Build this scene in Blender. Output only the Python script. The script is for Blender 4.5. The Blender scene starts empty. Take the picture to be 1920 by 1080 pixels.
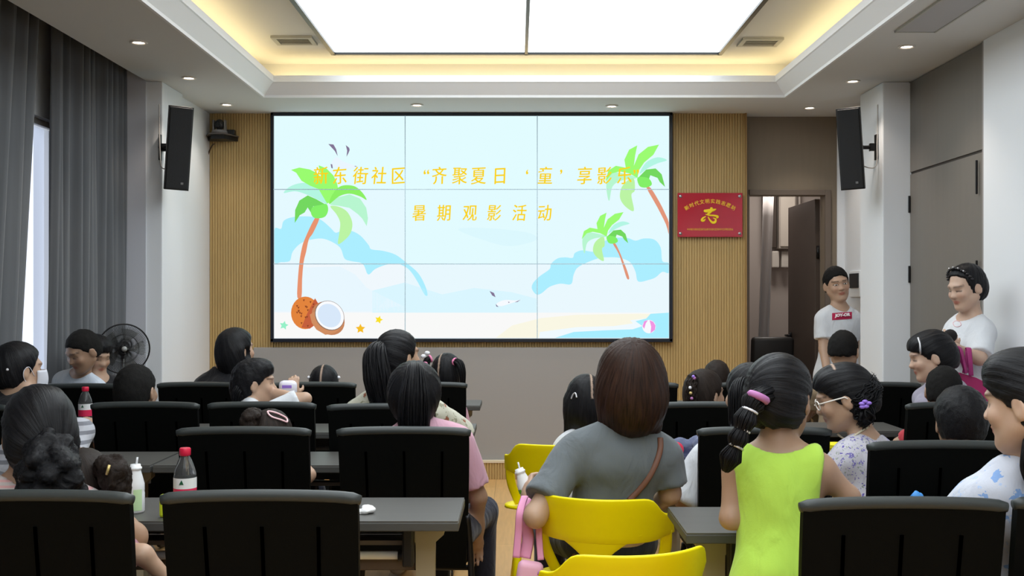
import bpy, bmesh, math, random
import numpy as np
from mathutils import Vector, Matrix, Euler, noise

SC = bpy.context.scene
COL = SC.collection
PI = math.pi
F, CX, CY, CAMZ = 2000.0, 970.0, 558.0, 1.387       # focal length in pixels, vanishing point, eye height

# ---------------------------------------------------------------- camera, world, exposure
cam_d = bpy.data.cameras.new('camera'); cam = bpy.data.objects.new('camera', cam_d); COL.objects.link(cam)
cam_d.sensor_width = 36.0; cam_d.lens = F / 1920 * 36.0
cam_d.shift_x = -(CX - 960) / 1920.0; cam_d.shift_y = (CY - 540) / 1920.0
cam_d.clip_start = 0.05
cam.location = (0, 0, CAMZ); cam.rotation_euler = (PI / 2, 0, 0)
SC.camera = cam
SC.view_settings.view_transform = 'Standard'; SC.view_settings.look = 'None'
SC.view_settings.exposure = 0.0; SC.view_settings.gamma = 1.0
try: SC.view_settings.use_curve_mapping = False
except Exception: pass
SC.cycles.max_bounces = 8; SC.cycles.diffuse_bounces = 4; SC.cycles.glossy_bounces = 4
SC.cycles.transmission_bounces = 6; SC.cycles.transparent_max_bounces = 8
SC.cycles.caustics_reflective = False; SC.cycles.caustics_refractive = False
SC.cycles.sample_clamp_indirect = 6.0
world = bpy.data.worlds.new('world'); SC.world = world; world.use_nodes = True
_bg = world.node_tree.nodes['Background']; _bg.inputs[0].default_value = (0.80, 0.86, 1.0, 1); _bg.inputs[1].default_value = 1.6

PANEL_L = 3.8       # luminous ceiling panel
COVE_L = 9.0        # warm strip hidden in the cove
SPOT_W = 9.0        # each downlight

# ---------------------------------------------------------------- helpers
def W(px, py, d):
    """photo pixel at distance d -> point in the room"""
    return Vector(((px - CX) * d / F, d, CAMZ - (py - CY) * d / F))
def s2l(c):
    c = c / 255.0
    return c / 12.92 if c <= 0.04045 else ((c + 0.055) / 1.055) ** 2.4
def rgb(r, g, b): return (s2l(r), s2l(g), s2l(b))

MATS = {}
def mat(name, col=(0.5, 0.5, 0.5), rough=0.5, metal=0.0, emit=None, estr=1.0, spec=0.5, noise_amt=0.0, noise_scale=20,
        stretch=(1, 1, 1), bump=0.0, bump_scale=60, trans=0.0, ior=1.45, alpha=1.0, coat=0.0, sheen=0.0):
    if name in MATS: return MATS[name]
    m = bpy.data.materials.new(name); m.use_nodes = True
    nt = m.node_tree; b = nt.nodes['Principled BSDF']
    b.inputs['Base Color'].default_value = (*col, 1); b.inputs['Roughness'].default_value = rough
    b.inputs['Metallic'].default_value = metal; b.inputs['Specular IOR Level'].default_value = spec
    b.inputs['IOR'].default_value = ior
    if trans: b.inputs['Transmission Weight'].default_value = trans
    if coat: b.inputs['Coat Weight'].default_value = coat
    if sheen: b.inputs['Sheen Weight'].default_value = sheen
    if alpha < 1: b.inputs['Alpha'].default_value = alpha
    if emit is not None:
        b.inputs['Emission Color'].default_value = (*emit, 1); b.inputs['Emission Strength'].default_value = estr
    if noise_amt or bump:
        tc = nt.nodes.new('ShaderNodeTexCoord'); mp = nt.nodes.new('ShaderNodeMapping')
        mp.inputs['Scale'].default_value = stretch
        nt.links.new(tc.outputs['Object'], mp.inputs['Vector'])
        if noise_amt:
            nz = nt.nodes.new('ShaderNodeTexNoise'); nz.inputs['Scale'].default_value = noise_scale; nz.inputs['Detail'].default_value = 5
            nt.links.new(mp.outputs[0], nz.inputs['Vector'])
            mx = nt.nodes.new('ShaderNodeMix'); mx.data_type = 'RGBA'
            lo = [max(0, c * (1 - noise_amt)) for c in col]; hi = [min(1, c * (1 + noise_amt)) for c in col]
            mx.inputs[6].default_value = (*lo, 1); mx.inputs[7].default_value = (*hi, 1)
            nt.links.new(nz.outputs[0], mx.inputs[0]); nt.links.new(mx.outputs[2], b.inputs['Base Color'])
        if bump:
            n2 = nt.nodes.new('ShaderNodeTexNoise'); n2.inputs['Scale'].default_value = bump_scale; n2.inputs['Detail'].default_value = 4
            nt.links.new(mp.outputs[0], n2.inputs['Vector'])
            bp = nt.nodes.new('ShaderNodeBump'); bp.inputs['Strength'].default_value = bump; bp.inputs['Distance'].default_value = 0.01
            nt.links.new(n2.outputs[0], bp.inputs['Height']); nt.links.new(bp.outputs[0], b.inputs['Normal'])
    MATS[name] = m
    return m
def glow(name, col, strength=1.0):
    if name in MATS: return MATS[name]
    m = bpy.data.materials.new(name); m.use_nodes = True; nt = m.node_tree
    nt.nodes.remove(nt.nodes['Principled BSDF'])
    e = nt.nodes.new('ShaderNodeEmission'); e.inputs[0].default_value = (*col, 1); e.inputs[1].default_value = strength
    nt.links.new(e.outputs[0], nt.nodes['Material Output'].inputs[0])
    MATS[name] = m
    return m

class MB:
    """collects shapes into ONE mesh"""
    def __init__(s): s.bm = bmesh.new(); s.mi = 0; s.mats = []
    def use(s, m):
        if m not in s.mats: s.mats.append(m)
        s.mi = s.mats.index(m); return s
    def _fin(s, n0, old=None):
        if not s.mi: return
        for f in (list(s.bm.faces)[n0:] if old is None else [q for q in s.bm.faces if q not in old]): f.material_index = s.mi
    def box(s, c, size, rot=None, bev=0.0, seg=2):
        n0 = len(s.bm.faces); old = set(s.bm.faces) if (s.mi and bev > 0) else None
        r = bmesh.ops.create_cube(s.bm, size=1.0)
        M = Matrix.Translation(Vector(c)) @ (rot.to_4x4() if rot is not None else Matrix()) @ Matrix.Diagonal((*size, 1))
        bmesh.ops.transform(s.bm, matrix=M, verts=r['verts'])
        if bev > 0:
            es = set()
            for v in r['verts']: es.update(v.link_edges)
            bmesh.ops.bevel(s.bm, geom=list(es), offset=bev, segments=seg, affect='EDGES', profile=0.5)
        s._fin(n0, old); return s
    def tube(s, pts, r, seg=10, r1=None, cap=True, flat=None):
        """tube through points; r may be a list; flat=(w,h) gives a ribbon-like oval"""
        n0 = len(s.bm.faces)
        pts = [Vector(p) for p in pts]; n = len(pts)
        if isinstance(r, (int, float)):
            rr = [r + ((r1 if r1 is not None else r) - r) * i / max(1, n - 1) for i in range(n)]
        else: rr = r
        t0 = (pts[1] - pts[0]).normalized()
        up = Vector((0, 0, 1)) if abs(t0.z) < 0.9 else Vector((0, 1, 0))
        nrm = (up - t0 * up.dot(t0)).normalized()
        rings = []
        for i, p in enumerate(pts):
            t = (pts[min(i + 1, n - 1)] - pts[max(i - 1, 0)]).normalized()
            nrm = (nrm - t * nrm.dot(t)).normalized(); b = t.cross(nrm)
            fx, fy = flat if flat else (1, 1)
            rings.append([s.bm.verts.new(p + (nrm * math.cos(a) * fx + b * math.sin(a) * fy) * rr[i])
                          for a in [2 * PI * k / seg for k in range(seg)]])
        for i in range(n - 1):
            for k in range(seg):
                s.bm.faces.new((rings[i][k], rings[i][(k + 1) % seg], rings[i + 1][(k + 1) % seg], rings[i + 1][k]))
        if cap:
            s.bm.faces.new(list(reversed(rings[0]))); s.bm.faces.new(rings[-1])
        s._fin(n0); return s
    def cyl(s, a, b, r, r1=None, seg=20): return s.tube([a, b], r, seg, r1)
    def lathe(s, prof, c=(0, 0, 0), seg=24, M=None):
        """profile [(r,z)] turned about z"""
        n0 = len(s.bm.faces); M = M or Matrix()
        rings = []
        for (r, z) in prof:
            if r < 1e-6: rings.append([s.bm.verts.new(M @ Vector((c[0], c[1], c[2] + z)))])
            else: rings.append([s.bm.verts.new(M @ Vector((c[0] + r * math.cos(2 * PI * k / seg), c[1] + r * math.sin(2 * PI * k / seg), c[2] + z))) for k in range(seg)])
        for i in range(len(rings) - 1):
            A, B = rings[i], rings[i + 1]
            for k in range(seg):
                k2 = (k + 1) % seg
                if len(A) == 1 and len(B) == 1: continue
                if len(A) == 1: s.bm.faces.new((A[0], B[k2], B[k]))
                elif len(B) == 1: s.bm.faces.new((A[k], A[k2], B[0]))
                else: s.bm.faces.new((A[k], A[k2], B[k2], B[k]))
        s._fin(n0); return s
    def prism(s, poly, axis_vec, flip=False):
        """closed polygon of points extruded by a vector"""
        n0 = len(s.bm.faces); v = Vector(axis_vec)
        A = [s.bm.verts.new(Vector(p)) for p in poly]; B = [s.bm.verts.new(Vector(p) + v) for p in poly]
        n = len(A)
        s.bm.faces.new(list(reversed(A))); s.bm.faces.new(B)
        for i in range(n): s.bm.faces.new((A[i], A[(i + 1) % n], B[(i + 1) % n], B[i]))
        s._fin(n0); return s
    def face(s, pts):
        n0 = len(s.bm.faces); s.bm.faces.new([s.bm.verts.new(Vector(p)) for p in pts]); s._fin(n0); return s
    def ball(s, c, r, rot=None, seg=16):
        n0 = len(s.bm.faces); rr = (r, r, r) if isinstance(r, (int, float)) else r
        x = bmesh.ops.create_uvsphere(s.bm, u_segments=seg, v_segments=max(6, seg // 2), radius=1.0)
        M = Matrix.Translation(Vector(c)) @ (rot.to_4x4() if rot is not None else Matrix()) @ Matrix.Diagonal((*rr, 1))
        bmesh.ops.transform(s.bm, matrix=M, verts=x['verts']); s._fin(n0); return s
    def grid(s, fn, nu, nv, closed_u=False):
        n0 = len(s.bm.faces)
        V = [[s.bm.verts.new(Vector(fn(i / nu, j / nv))) for j in range(nv + 1)] for i in range(nu + (0 if closed_u else 1))]
        m = len(V)
        for i in range(nu):
            for j in range(nv):
                s.bm.faces.new((V[i][j], V[(i + 1) % m][j], V[(i + 1) % m][j + 1], V[i][j + 1]))
        s._fin(n0); return s
    def build(s, name, m=None, parent=None, smooth=False, origin=None, fix=True):
        me = bpy.data.meshes.new(name)
        if fix: bmesh.ops.recalc_face_normals(s.bm, faces=s.bm.faces)
        if origin is not None: bmesh.ops.translate(s.bm, vec=-Vector(origin), verts=s.bm.verts)
        s.bm.to_mesh(me); s.bm.free()
        if s.mats:
            for q in s.mats: me.materials.append(q)
        elif m: me.materials.append(m)
        if smooth:
            me.polygons.foreach_set('use_smooth', [True] * len(me.polygons))
            if smooth == 'auto':
                try: me.set_sharp_from_angle(angle=math.radians(35))
                except Exception: pass
        o = bpy.data.objects.new(name, me); COL.objects.link(o)
        if parent is not None: o.parent = parent
        if origin is not None and parent is None: o.location = origin
        return o

def thing(name, label, cat, loc=(0, 0, 0), rz=0.0, group=None):
    o = bpy.data.objects.new(name, None); COL.objects.link(o); o.empty_display_size = 0.1
    o.location = loc; o.rotation_euler = (0, 0, rz)
    return tag(o, label, cat, group)
def tag(o, label, cat, group=None):
    o['label'] = label; o['category'] = cat
    if group: o['group'] = group
    return o
def struct(name, b, m=None, smooth=False, parent=None):
    o = b.build(name, m, parent, smooth)
    if parent is None: o['kind'] = 'structure'
    return o
def dup(root, loc, rz=None, label=None, group=None):
    def cp(o, par):
        c = o.copy(); COL.objects.link(c)
        if par is not None: c.parent = par
        for ch in o.children: cp(ch, c)
        return c
    r = cp(root, None); r.location = loc
    if rz is not None: r.rotation_euler = (0, 0, rz)
    if label: r['label'] = label
    if group: r['group'] = group
    return r
def spline(pts, n=8, closed=False):
    pts = [Vector(p) for p in pts]; N = len(pts); out = []
    rng = range(N) if closed else range(N - 1)
    for i in rng:
        if closed: p0, p1, p2, p3 = pts[(i - 1) % N], pts[i], pts[(i + 1) % N], pts[(i + 2) % N]
        else: p0, p1, p2, p3 = pts[max(i - 1, 0)], pts[i], pts[i + 1], pts[min(i + 2, N - 1)]
        for k in range(n):
            t = k / n
            out.append(0.5 * ((2 * p1) + (p2 - p0) * t + (2 * p0 - 5 * p1 + 4 * p2 - p3) * t * t + (3 * p1 - p0 - 3 * p2 + p3) * t ** 3))
    if not closed: out.append(pts[-1])
    return out
def text_mesh(body, size, M, m, name, parent, depth=0.001, shear=0.0, align='CENTER', offset=0.0):
    cu = bpy.data.curves.new(name, 'FONT'); cu.body = body; cu.size = size; cu.extrude = depth; cu.shear = shear
    cu.align_x = align; cu.align_y = 'CENTER'; cu.offset = offset; cu.resolution_u = 3
    o = bpy.data.objects.new(name, cu); COL.objects.link(o)
    dg = bpy.context.evaluated_depsgraph_get(); dg.update()
    me = bpy.data.meshes.new_from_object(o.evaluated_get(dg))
    bpy.data.objects.remove(o); bpy.data.curves.remove(cu)
    me.transform(M); me.materials.clear(); me.materials.append(m)
    q = bpy.data.objects.new(name, me); COL.objects.link(q)
    if parent is not None: q.parent = parent
    return q
def join(objs, name):
    """merge meshes that form one part"""
    bm = bmesh.new(); mats = []
    for o in objs:
        n0 = len(bm.faces); bm.from_mesh(o.data); bm.faces.ensure_lookup_table()
        for m in o.data.materials:
            if m not in mats: mats.append(m)
        idx = [mats.index(m) for m in o.data.materials]
        for f in bm.faces[n0:]: f.material_index = idx[f.material_index] if idx else 0
    me = bpy.data.meshes.new(name); bm.to_mesh(me); bm.free()
    for m in mats: me.materials.append(m)
    par = objs[0].parent
    for o in objs: bpy.data.objects.remove(o)
    q = bpy.data.objects.new(name, me); COL.objects.link(q); q.parent = par
    return q
random.seed(7)
# ================================================================ materials of the room
WHITE = mat('white_paint', rgb(226, 229, 233), 0.7, bump=0.03, bump_scale=180)
CEIL = mat('ceiling_paint', rgb(212, 213, 212), 0.8)
TRIMW = mat('white_trim', rgb(232, 233, 234), 0.5)
WOOD = mat('slatted_oak', rgb(184, 155, 102), 0.5, noise_amt=0.14, noise_scale=6, stretch=(9, 9, 0.35))
LIT_LEDGE = mat('lit_wood_ledge', rgb(222, 208, 180), 0.5)  # paler than the wood: paints in light caught on the plinth top
GREYP = mat('grey_fabric_panel', rgb(154, 151, 149), 0.75, bump=0.05, bump_scale=400)
BROWN = mat('brown_laminate', rgb(130, 117, 100), 0.55, noise_amt=0.08, noise_scale=5, stretch=(6, 6, 0.5))
DOORM = mat('taupe_door', rgb(112, 107, 101), 0.5, noise_amt=0.06, noise_scale=5, stretch=(6, 6, 0.4))
DARKDOOR = mat('dark_brown_door', rgb(74, 62, 54), 0.45, noise_amt=0.1, noise_scale=5, stretch=(6, 6, 0.4))
BLACKP = mat('black_plastic', rgb(24, 24, 26), 0.42)
BLACKM = mat('black_metal', rgb(20, 20, 22), 0.35, metal=0.3)
CHROME = mat('grey_steel', rgb(170, 170, 172), 0.3, metal=0.9)

def floor_mat():
    m = bpy.data.materials.new('oak_floor'); m.use_nodes = True; nt = m.node_tree; b = nt.nodes['Principled BSDF']
    tc = nt.nodes.new('ShaderNodeTexCoord'); mp = nt.nodes.new('ShaderNodeMapping'); mp.inputs['Rotation'].default_value = (0, 0, PI / 2)
    nt.links.new(tc.outputs['Object'], mp.inputs['Vector'])
    br = nt.nodes.new('ShaderNodeTexBrick'); br.inputs['Scale'].default_value = 1.0
    br.inputs['Brick Width'].default_value = 1.2; br.inputs['Row Height'].default_value = 0.16; br.inputs['Mortar Size'].default_value = 0.0012
    br.inputs['Color1'].default_value = (*rgb(220, 176, 116), 1); br.inputs['Color2'].default_value = (*rgb(210, 165, 106), 1)
    br.inputs['Mortar'].default_value = (*rgb(120, 90, 60), 1)
    nt.links.new(mp.outputs[0], br.inputs['Vector'])
    m2 = nt.nodes.new('ShaderNodeMapping'); m2.inputs['Scale'].default_value = (14, 1.2, 1); nt.links.new(tc.outputs['Object'], m2.inputs['Vector'])
    nz = nt.nodes.new('ShaderNodeTexNoise'); nz.inputs['Scale'].default_value = 4; nz.inputs['Detail'].default_value = 6; nt.links.new(m2.outputs[0], nz.inputs['Vector'])
    rp = nt.nodes.new('ShaderNodeValToRGB'); rp.color_ramp.elements[0].color = (0.72, 0.72, 0.72, 1); rp.color_ramp.elements[1].color = (1.1, 1.1, 1.1, 1)
    nt.links.new(nz.outputs[0], rp.inputs[0])
    mx = nt.nodes.new('ShaderNodeMix'); mx.data_type = 'RGBA'; mx.blend_type = 'MULTIPLY'; mx.inputs[0].default_value = 1
    nt.links.new(br.outputs[0], mx.inputs[6]); nt.links.new(rp.outputs[0], mx.inputs[7]); nt.links.new(mx.outputs[2], b.inputs['Base Color'])
    b.inputs['Roughness'].default_value = 0.34
    return m
FLOORM = floor_mat()

# ================================================================ shell
YB, YF = -3.2, 8.23            # back wall, front wall
XL, XR = -2.43, 2.57           # left wall, right wall
HS, HU = 2.805, 3.10           # soffit, upper ceiling
struct('floor', MB().box(((XL + XR) / 2, 3.6, -0.05), (6.4, 14.4, 0.1)), FLOORM)
struct('wall_back', MB().box(((XL + XR) / 2, YB - 0.05, 1.7), (5.6, 0.1, 3.4)), WHITE)

# soffit ring with the tray opening
TX0, TX1, TY0, TY1 = -1.80, 1.90, -2.4, 7.55
sf = MB()
sf.box(((XL + TX0) / 2, (YB + YF) / 2, HS + 0.05), (TX0 - XL, YF - YB + 0.6, 0.1)); sf.box((XL - 0.3, 7.75, HS + 0.05), (0.6, 1.46, 0.1)); sf.box((XL - 0.35, 2.0, 3.2), (0.72, 10.4, 0.1)); sf.box((XL + 0.03, 2.0, 3.0), (0.06, 10.2, 0.32))
sf.box(((XR + TX1) / 2 + 0.15, (YB + YF) / 2, HS + 0.05), (XR - TX1 + 0.3, YF - YB + 0.6, 0.1))
sf.box(((TX0 + TX1) / 2, (TY1 + YF + 0.3) / 2, HS + 0.05), (TX1 - TX0, YF + 0.3 - TY1, 0.1))
sf.box(((TX0 + TX1) / 2, (TY0 + YB) / 2, HS + 0.05), (TX1 - TX0, TY0 - YB, 0.1))
struct('ceiling', sf, CEIL)
# crown moulding round the opening: slants in and up, then a little upright lip
def ring(o, z): return [Vector((TX0 + o, TY0 + o, z)), Vector((TX1 - o, TY0 + o, z)), Vector((TX1 - o, TY1 - o, z)), Vector((TX0 + o, TY1 - o, z))]
prof = [(-0.02, HS + 0.02), (-0.004, HS - 0.004), (0.012, HS - 0.004), (0.016, HS + 0.012), (0.088, HS + 0.085), (0.096, HS + 0.09), (0.096, HS + 0.135), (0.075, HS + 0.138), (0.06, HS + 0.10), (-0.02, HS + 0.06)]
cm = MB(); rs = [[cm.bm.verts.new(p) for p in ring(o, z)] for (o, z) in prof]
for i in range(len(rs)):
    A, B = rs[i], rs[(i + 1) % len(rs)]
    for k in range(4): cm.bm.faces.new((A[k], A[(k + 1) % 4], B[(k + 1) % 4], B[k]))
struct('trim_1', cm, TRIMW)
# upper ceiling and the walls of the cove
up = MB(); g = 0.28
up.box(((TX0 + TX1) / 2, (TY0 + TY1) / 2, HU + 0.05), (TX1 - TX0 + 2 * g + 0.2, TY1 - TY0 + 2 * g + 0.2, 0.1))
cg = MB()
zc, hc = (HS + 0.1 + HU) / 2, HU - HS - 0.1
cg.box(((TX0 + TX1) / 2, TY1 + g + 0.05, zc), (TX1 - TX0 + 2 * g + 0.2, 0.1, hc)); cg.box(((TX0 + TX1) / 2, TY0 - g - 0.05, zc), (TX1 - TX0 + 2 * g + 0.2, 0.1, hc))
cg.box((TX0 - g * 0.5 - 0.05, (TY0 + TY1) / 2, zc), (0.1, TY1 - TY0 + 2 * g, hc)); cg.box((TX1 + g * 0.5 + 0.05, (TY0 + TY1) / 2, zc), (0.1, TY1 - TY0 + 2 * g, hc))
struct('ceiling_upper', up, CEIL); struct('trim_2', cg, CEIL)
# warm strip light lying in the cove
t = thing('cove_strip_light', 'warm yellow strip light hidden in the ceiling cove around the luminous panel', 'light', ((TX0 + TX1) / 2, TY1, HS + 0.11))
LED = glow('warm_led', (1.0, 0.76, 0.38), COVE_L)
ox, oy, oz = t.location
for (a, b) in (((TX0 + 0.02, TY1 + 0.19), (TX1 - 0.02, TY1 + 0.19)), ((TX0 - 0.085, TY0), (TX0 - 0.085, TY1 + 0.05)), ((TX1 + 0.085, TY0), (TX1 + 0.085, TY1 + 0.05))):
    w = MB().box(((a[0] + b[0]) / 2 - ox, (a[1] + b[1]) / 2 - oy, 0.012), (abs(a[0] - b[0]) + 0.03, abs(a[1] - b[1]) + 0.03, 0.02))
    w.build('led_strip', LED, t)

# luminous ceiling panel
LIT = glow('lit_diffuser', (0.90, 0.965, 1.0), PANEL_L)
PX0, PX1, PY0, PY1 = -1.28, 1.41, -1.8, 7.42
t = thing('ceiling_light_panel', 'large luminous white ceiling panel in a thin black frame', 'light', ((PX0 + PX1) / 2, 3.0, HU))
cx = (PX0 + PX1) / 2 
fr = MB(); th = 0.03
for x in (PX0, 0.062, PX1): fr.box((x - cx, (PY0 + PY1) / 2 - 3.0, -0.01), (th * (0.7 if x == 0.062 else 1), PY1 - PY0 + th, 0.03))
for y in (PY0, 2.8, PY1): fr.box((0, y - 3.0, -0.01), (PX1 - PX0, th * 0.8, 0.03))
fr.build('frame', mat('black_frame', rgb(30, 32, 32), 0.4), t)
for (xa, xb) in ((PX0, 0.062), (0.062, PX1)):
    for (ya, yb) in ((PY0, 2.8), (2.8, PY1)):
        MB().box(((xa + xb) / 2 - cx, (ya + yb) / 2 - 3.0, -0.006), (xb - xa - 0.025, yb - ya - 0.025, 0.006)).build('diffuser', LIT, t)

# air vents in the upper ceiling
VENT = mat('vent_grey', rgb(178, 178, 172), 0.6)
def vent(px, py, lab):
    d = F * (HU - CAMZ) / (CY - py); x = (px - CX) * d / F
    t = thing('ceiling_vent', lab, 'vent', (x, d, HU), 0, None)
    f = MB()
    f.box((0, 0.09, -0.008), (0.27, 0.03, 0.016)); f.box((0, -0.09, -0.008), (0.27, 0.03, 0.016))
    f.box((0.12, 0, -0.008), (0.03, 0.16, 0.016)); f.box((-0.12, 0, -0.008), (0.03, 0.16, 0.016))
    f.build('frame', VENT, t)
    for k in range(5): MB().box((0, -0.06 + 0.03 * k, -0.008), (0.215, 0.02, 0.003), Matrix.Rotation(0.6, 3, 'X')).build('slat', VENT, t)
    MB().box((0, 0, -0.001), (0.22, 0.16, 0.002)).build('backing', mat('vent_dark', rgb(150, 148, 142), 0.8), t)
vent(552, 74, 'flat grey air vent in the ceiling left of the luminous panel')
vent(1425, 77, 'flat grey air vent in the ceiling right of the luminous panel')
# access hatch in the right soffit
t = thing('ceiling_hatch', 'grey recessed access hatch in the lowered ceiling above the tall taupe door', 'hatch', (2.115, 5.29, HS))
MB().box((0, 0, -0.004), (0.20, 0.74, 0.008)).build('panel', mat('hatch_grey', rgb(176, 176, 178), 0.7), t)
hf = MB()
for s in (-1, 1): hf.box((0.105 * s, 0, -0.005), (0.010, 0.76, 0.012)); hf.box((0, 0.375 * s, -0.005), (0.22, 0.010, 0.012))
hf.build('frame', VENT, t)

# downlights
DL = glow('downlight_lamp', (1.0, 0.86, 0.72), 14.0)
dl_pos = [(425, 195, 'end of the front row, nearest the left black speaker'), (354, 145, 'second back along the left side'), (260, 78, 'left side, nearest to the upper edge of the curtain'),
          (782, 196, 'above the middle of the video wall, left one of two'), (1147, 198, 'above the middle of the video wall, right one of two'),
          (1518, 201, 'front row, above the doorway'), (1599, 151, 'right side, beside the right black speaker'), (1700, 86, 'right side, above the tall taupe door')]
proto = None
def downlight(x, y, lab):
    global proto
    lab = 'small round recessed downlight, ' + lab
    if proto is None:
        t = thing('downlight', lab, 'light', (x, y, HS), 0, 'recessed downlights in the lowered ceiling')
        MB().lathe([(0.030, -0.002), (0.046, -0.002), (0.048, -0.007), (0.044, -0.010), (0.036, -0.010), (0.030, -0.002)]).build('trim_ring', mat('satin_ring', rgb(225, 220, 212), 0.3), t, True)
        MB().lathe([(0, -0.004), (0.033, -0.004), (0.033, -0.003), (0, -0.003)]).build('lamp', DL, t)
        proto = t
    else: t = dup(proto, (x, y, HS), 0, lab)
    ld = bpy.data.lights.new('downlight_beam', 'SPOT'); ld.energy = SPOT_W; ld.color = (1.0, 0.88, 0.76); ld.spot_size = 1.7; ld.spot_blend = 0.9; ld.shadow_soft_size = 0.03
    lo = bpy.data.objects.new('beam', ld); COL.objects.link(lo); lo.parent = t; lo.location = (0, 0, -0.02)
for (px, py, lab) in dl_pos:
    d = F * (HS - CAMZ) / (CY - py); downlight((px - CX) * d / F, d, lab)

# ---------------------------------------------------------------- front wall
struct('wall_front', MB().box(((XL + 1.757) / 2, YF + 0.12, 1.5), (1.757 - XL, 0.2, 3.0)), mat('dark_wood_backing', rgb(120, 95, 60), 0.6))
def fluted(x0, x1, z0, z1, y, pitch=0.0205, depth=0.007):
    b = MB(); n = max(1, round((x1 - x0) / pitch)); p = (x1 - x0) / n; pts = []
    for i in range(n):
        a = x0 + i * p
        pts += [(a + p * 0.04, depth), (a + p * 0.16, 0), (a + p * 0.80, 0), (a + p * 0.92, depth)]
    V0 = [b.bm.verts.new((x, y + q, z0)) for x, q in pts]; V1 = [b.bm.verts.new((x, y + q, z1)) for x, q in pts]
    for i in range(len(pts) - 1): b.bm.faces.new((V0[i], V0[i + 1], V1[i + 1], V1[i]))
    e0 = [b.bm.verts.new((x0, y + 0.03, z)) for z in (z0, z1)]; e1 = [b.bm.verts.new((x1, y + 0.03, z)) for z in (z0, z1)]
    b.bm.faces.new((e0[0], V0[0], V1[0], e0[1])); b.bm.faces.new((V0[-1], e1[0], e1[1], V1[-1]))
    return b
xw = lambda px: (px - CX) * YF / F
zw = lambda py: CAMZ - (py - CY) * YF / F
struct('wall_front_cladding_left', fluted(XL, xw(514), 0.0, HS, YF - 0.02), WOOD)
struct('wall_front_cladding_right', fluted(xw(1226), 1.757, 0.0, HS, YF - 0.02), WOOD)
struct('wall_front_cladding_middle', fluted(xw(514), xw(1226), zw(656), zw(630), YF - 0.02), WOOD)
struct('trim_3', MB().box((1.757, YF + 0.08, HS / 2), (0.012, 0.24, HS)), mat('oak_edge', rgb(150, 118, 70), 0.5))
# grey upholstered panel below the screen and the low plinth
struct('wall_front_panel', MB().box(((xw(478) + xw(1226)) / 2, YF - 0.035, (zw(651) + 0.14) / 2), (xw(1226) - xw(478), 0.03, zw(651) - 0.14), bev=0.004), GREYP)
pl = fluted(XL + 0.1, xw(1397), 0.0, 0.128, YF - 0.10)
struct('baseboard_front', pl, WOOD)
struct('trim_4', MB().box(((XL + 0.1 + 1.757) / 2, YF - 0.05, 0.136), (1.757 - XL - 0.1, 0.115, 0.016)), LIT_LEDGE)

# recess with the doorway, set back behind the oak column
YD = 8.36
dx0, dx1, dzt = (1404 - CX) * YD / F, (1546 - CX) * YD / F, CAMZ - (366 - CY) * YD / F
rx1 = (1569 - CX) * YD / F
b = MB(); b.box(((1.70 + rx1) / 2, YD + 0.06, (dzt + HS) / 2), (rx1 - 1.70, 0.12, HS - dzt)); b.box(((dx1 + rx1) / 2 + 0.1, YD + 0.06, dzt / 2), (rx1 - dx1 + 0.2, 0.12, dzt))
b.box(((1.70 + dx0) / 2, YD + 0.06, dzt / 2), (dx0 - 1.70, 0.12, dzt))
struct('wall_front_recess', b, BROWN)
b = MB(); b.box((dx1 + 0.022, YD - 0.012, dzt / 2 + 0.02), (0.045, 0.03, dzt + 0.04), bev=0.004); b.box(((dx0 + dx1) / 2, YD - 0.012, dzt + 0.02), (dx1 - dx0, 0.03, 0.045), bev=0.004)
b.box((dx0 - 0.012, YD - 0.012, dzt / 2), (0.024, 0.03, dzt))
struct('trim_5', b, mat('brown_door_frame', rgb(104, 92, 82), 0.5))
struct('wall_front_white', MB().box(((rx1 + 3.1) / 2, YD + 0.05, HS / 2), (3.1 - rx1, 0.12, HS)), WHITE)
# the room behind the doorway
bk = MB(); bk.box((2.2, 10.45, 1.4), (2.4, 0.1, 2.8)); bk.box((1.62, 9.45, 1.4), (0.1, 2.0, 2.8)); bk.box((3.05, 9.45, 1.4), (0.1, 2.0, 2.8)); bk.box((2.3, 9.45, 2.85), (1.6, 2.1, 0.1))
struct('wall_store', bk, mat('store_paint', rgb(166, 156, 150), 0.8))
struct('floor_store', MB().box((2.3, 9.4, -0.02), (1.6, 2.1, 0.05)), mat('store_floor', rgb(130, 120, 110), 0.6))
ld = bpy.data.lights.new('store_fill', 'AREA'); ld.energy = 16; ld.size = 0.4; ld.color = (1, 0.93, 0.86); lo = bpy.data.objects.new('store_fill', ld); COL.objects.link(lo); lo.location = (2.35, 9.5, 2.77)  # added unseen fill light, brightens the room behind the doorway
t = thing('open_door', 'dark brown door leaf standing open into the store room', 'door', (dx1 - 0.01, YD + 0.14, 0)); t['kind'] = 'structure'; t.name = 'door_1'
MB().box((0.0, 0.44, dzt / 2), (0.042, 0.84, dzt - 0.03), bev=0.003).build('leaf', DARKDOOR, t)
h = MB(); h.tube([(-0.02, 0.76, 1.06), (-0.07, 0.76, 1.06), (-0.075, 0.70, 1.06), (-0.07, 0.62, 1.06)], 0.010); h.lathe([(0, 0), (0.026, 0), (0.026, 0.012), (0, 0.012)], M=Matrix.Translation((-0.022, 0.76, 1.06)) @ Matrix.Rotation(-PI / 2, 4, 'Y'))
h.build('door_handle', BLACKM, t, True)
for z in (0.3, 1.75): MB().cyl((0.0, 0.008, z - 0.05), (0.0, 0.008, z + 0.05), 0.012).build('hinge', BLACKM, t, True)

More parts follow.
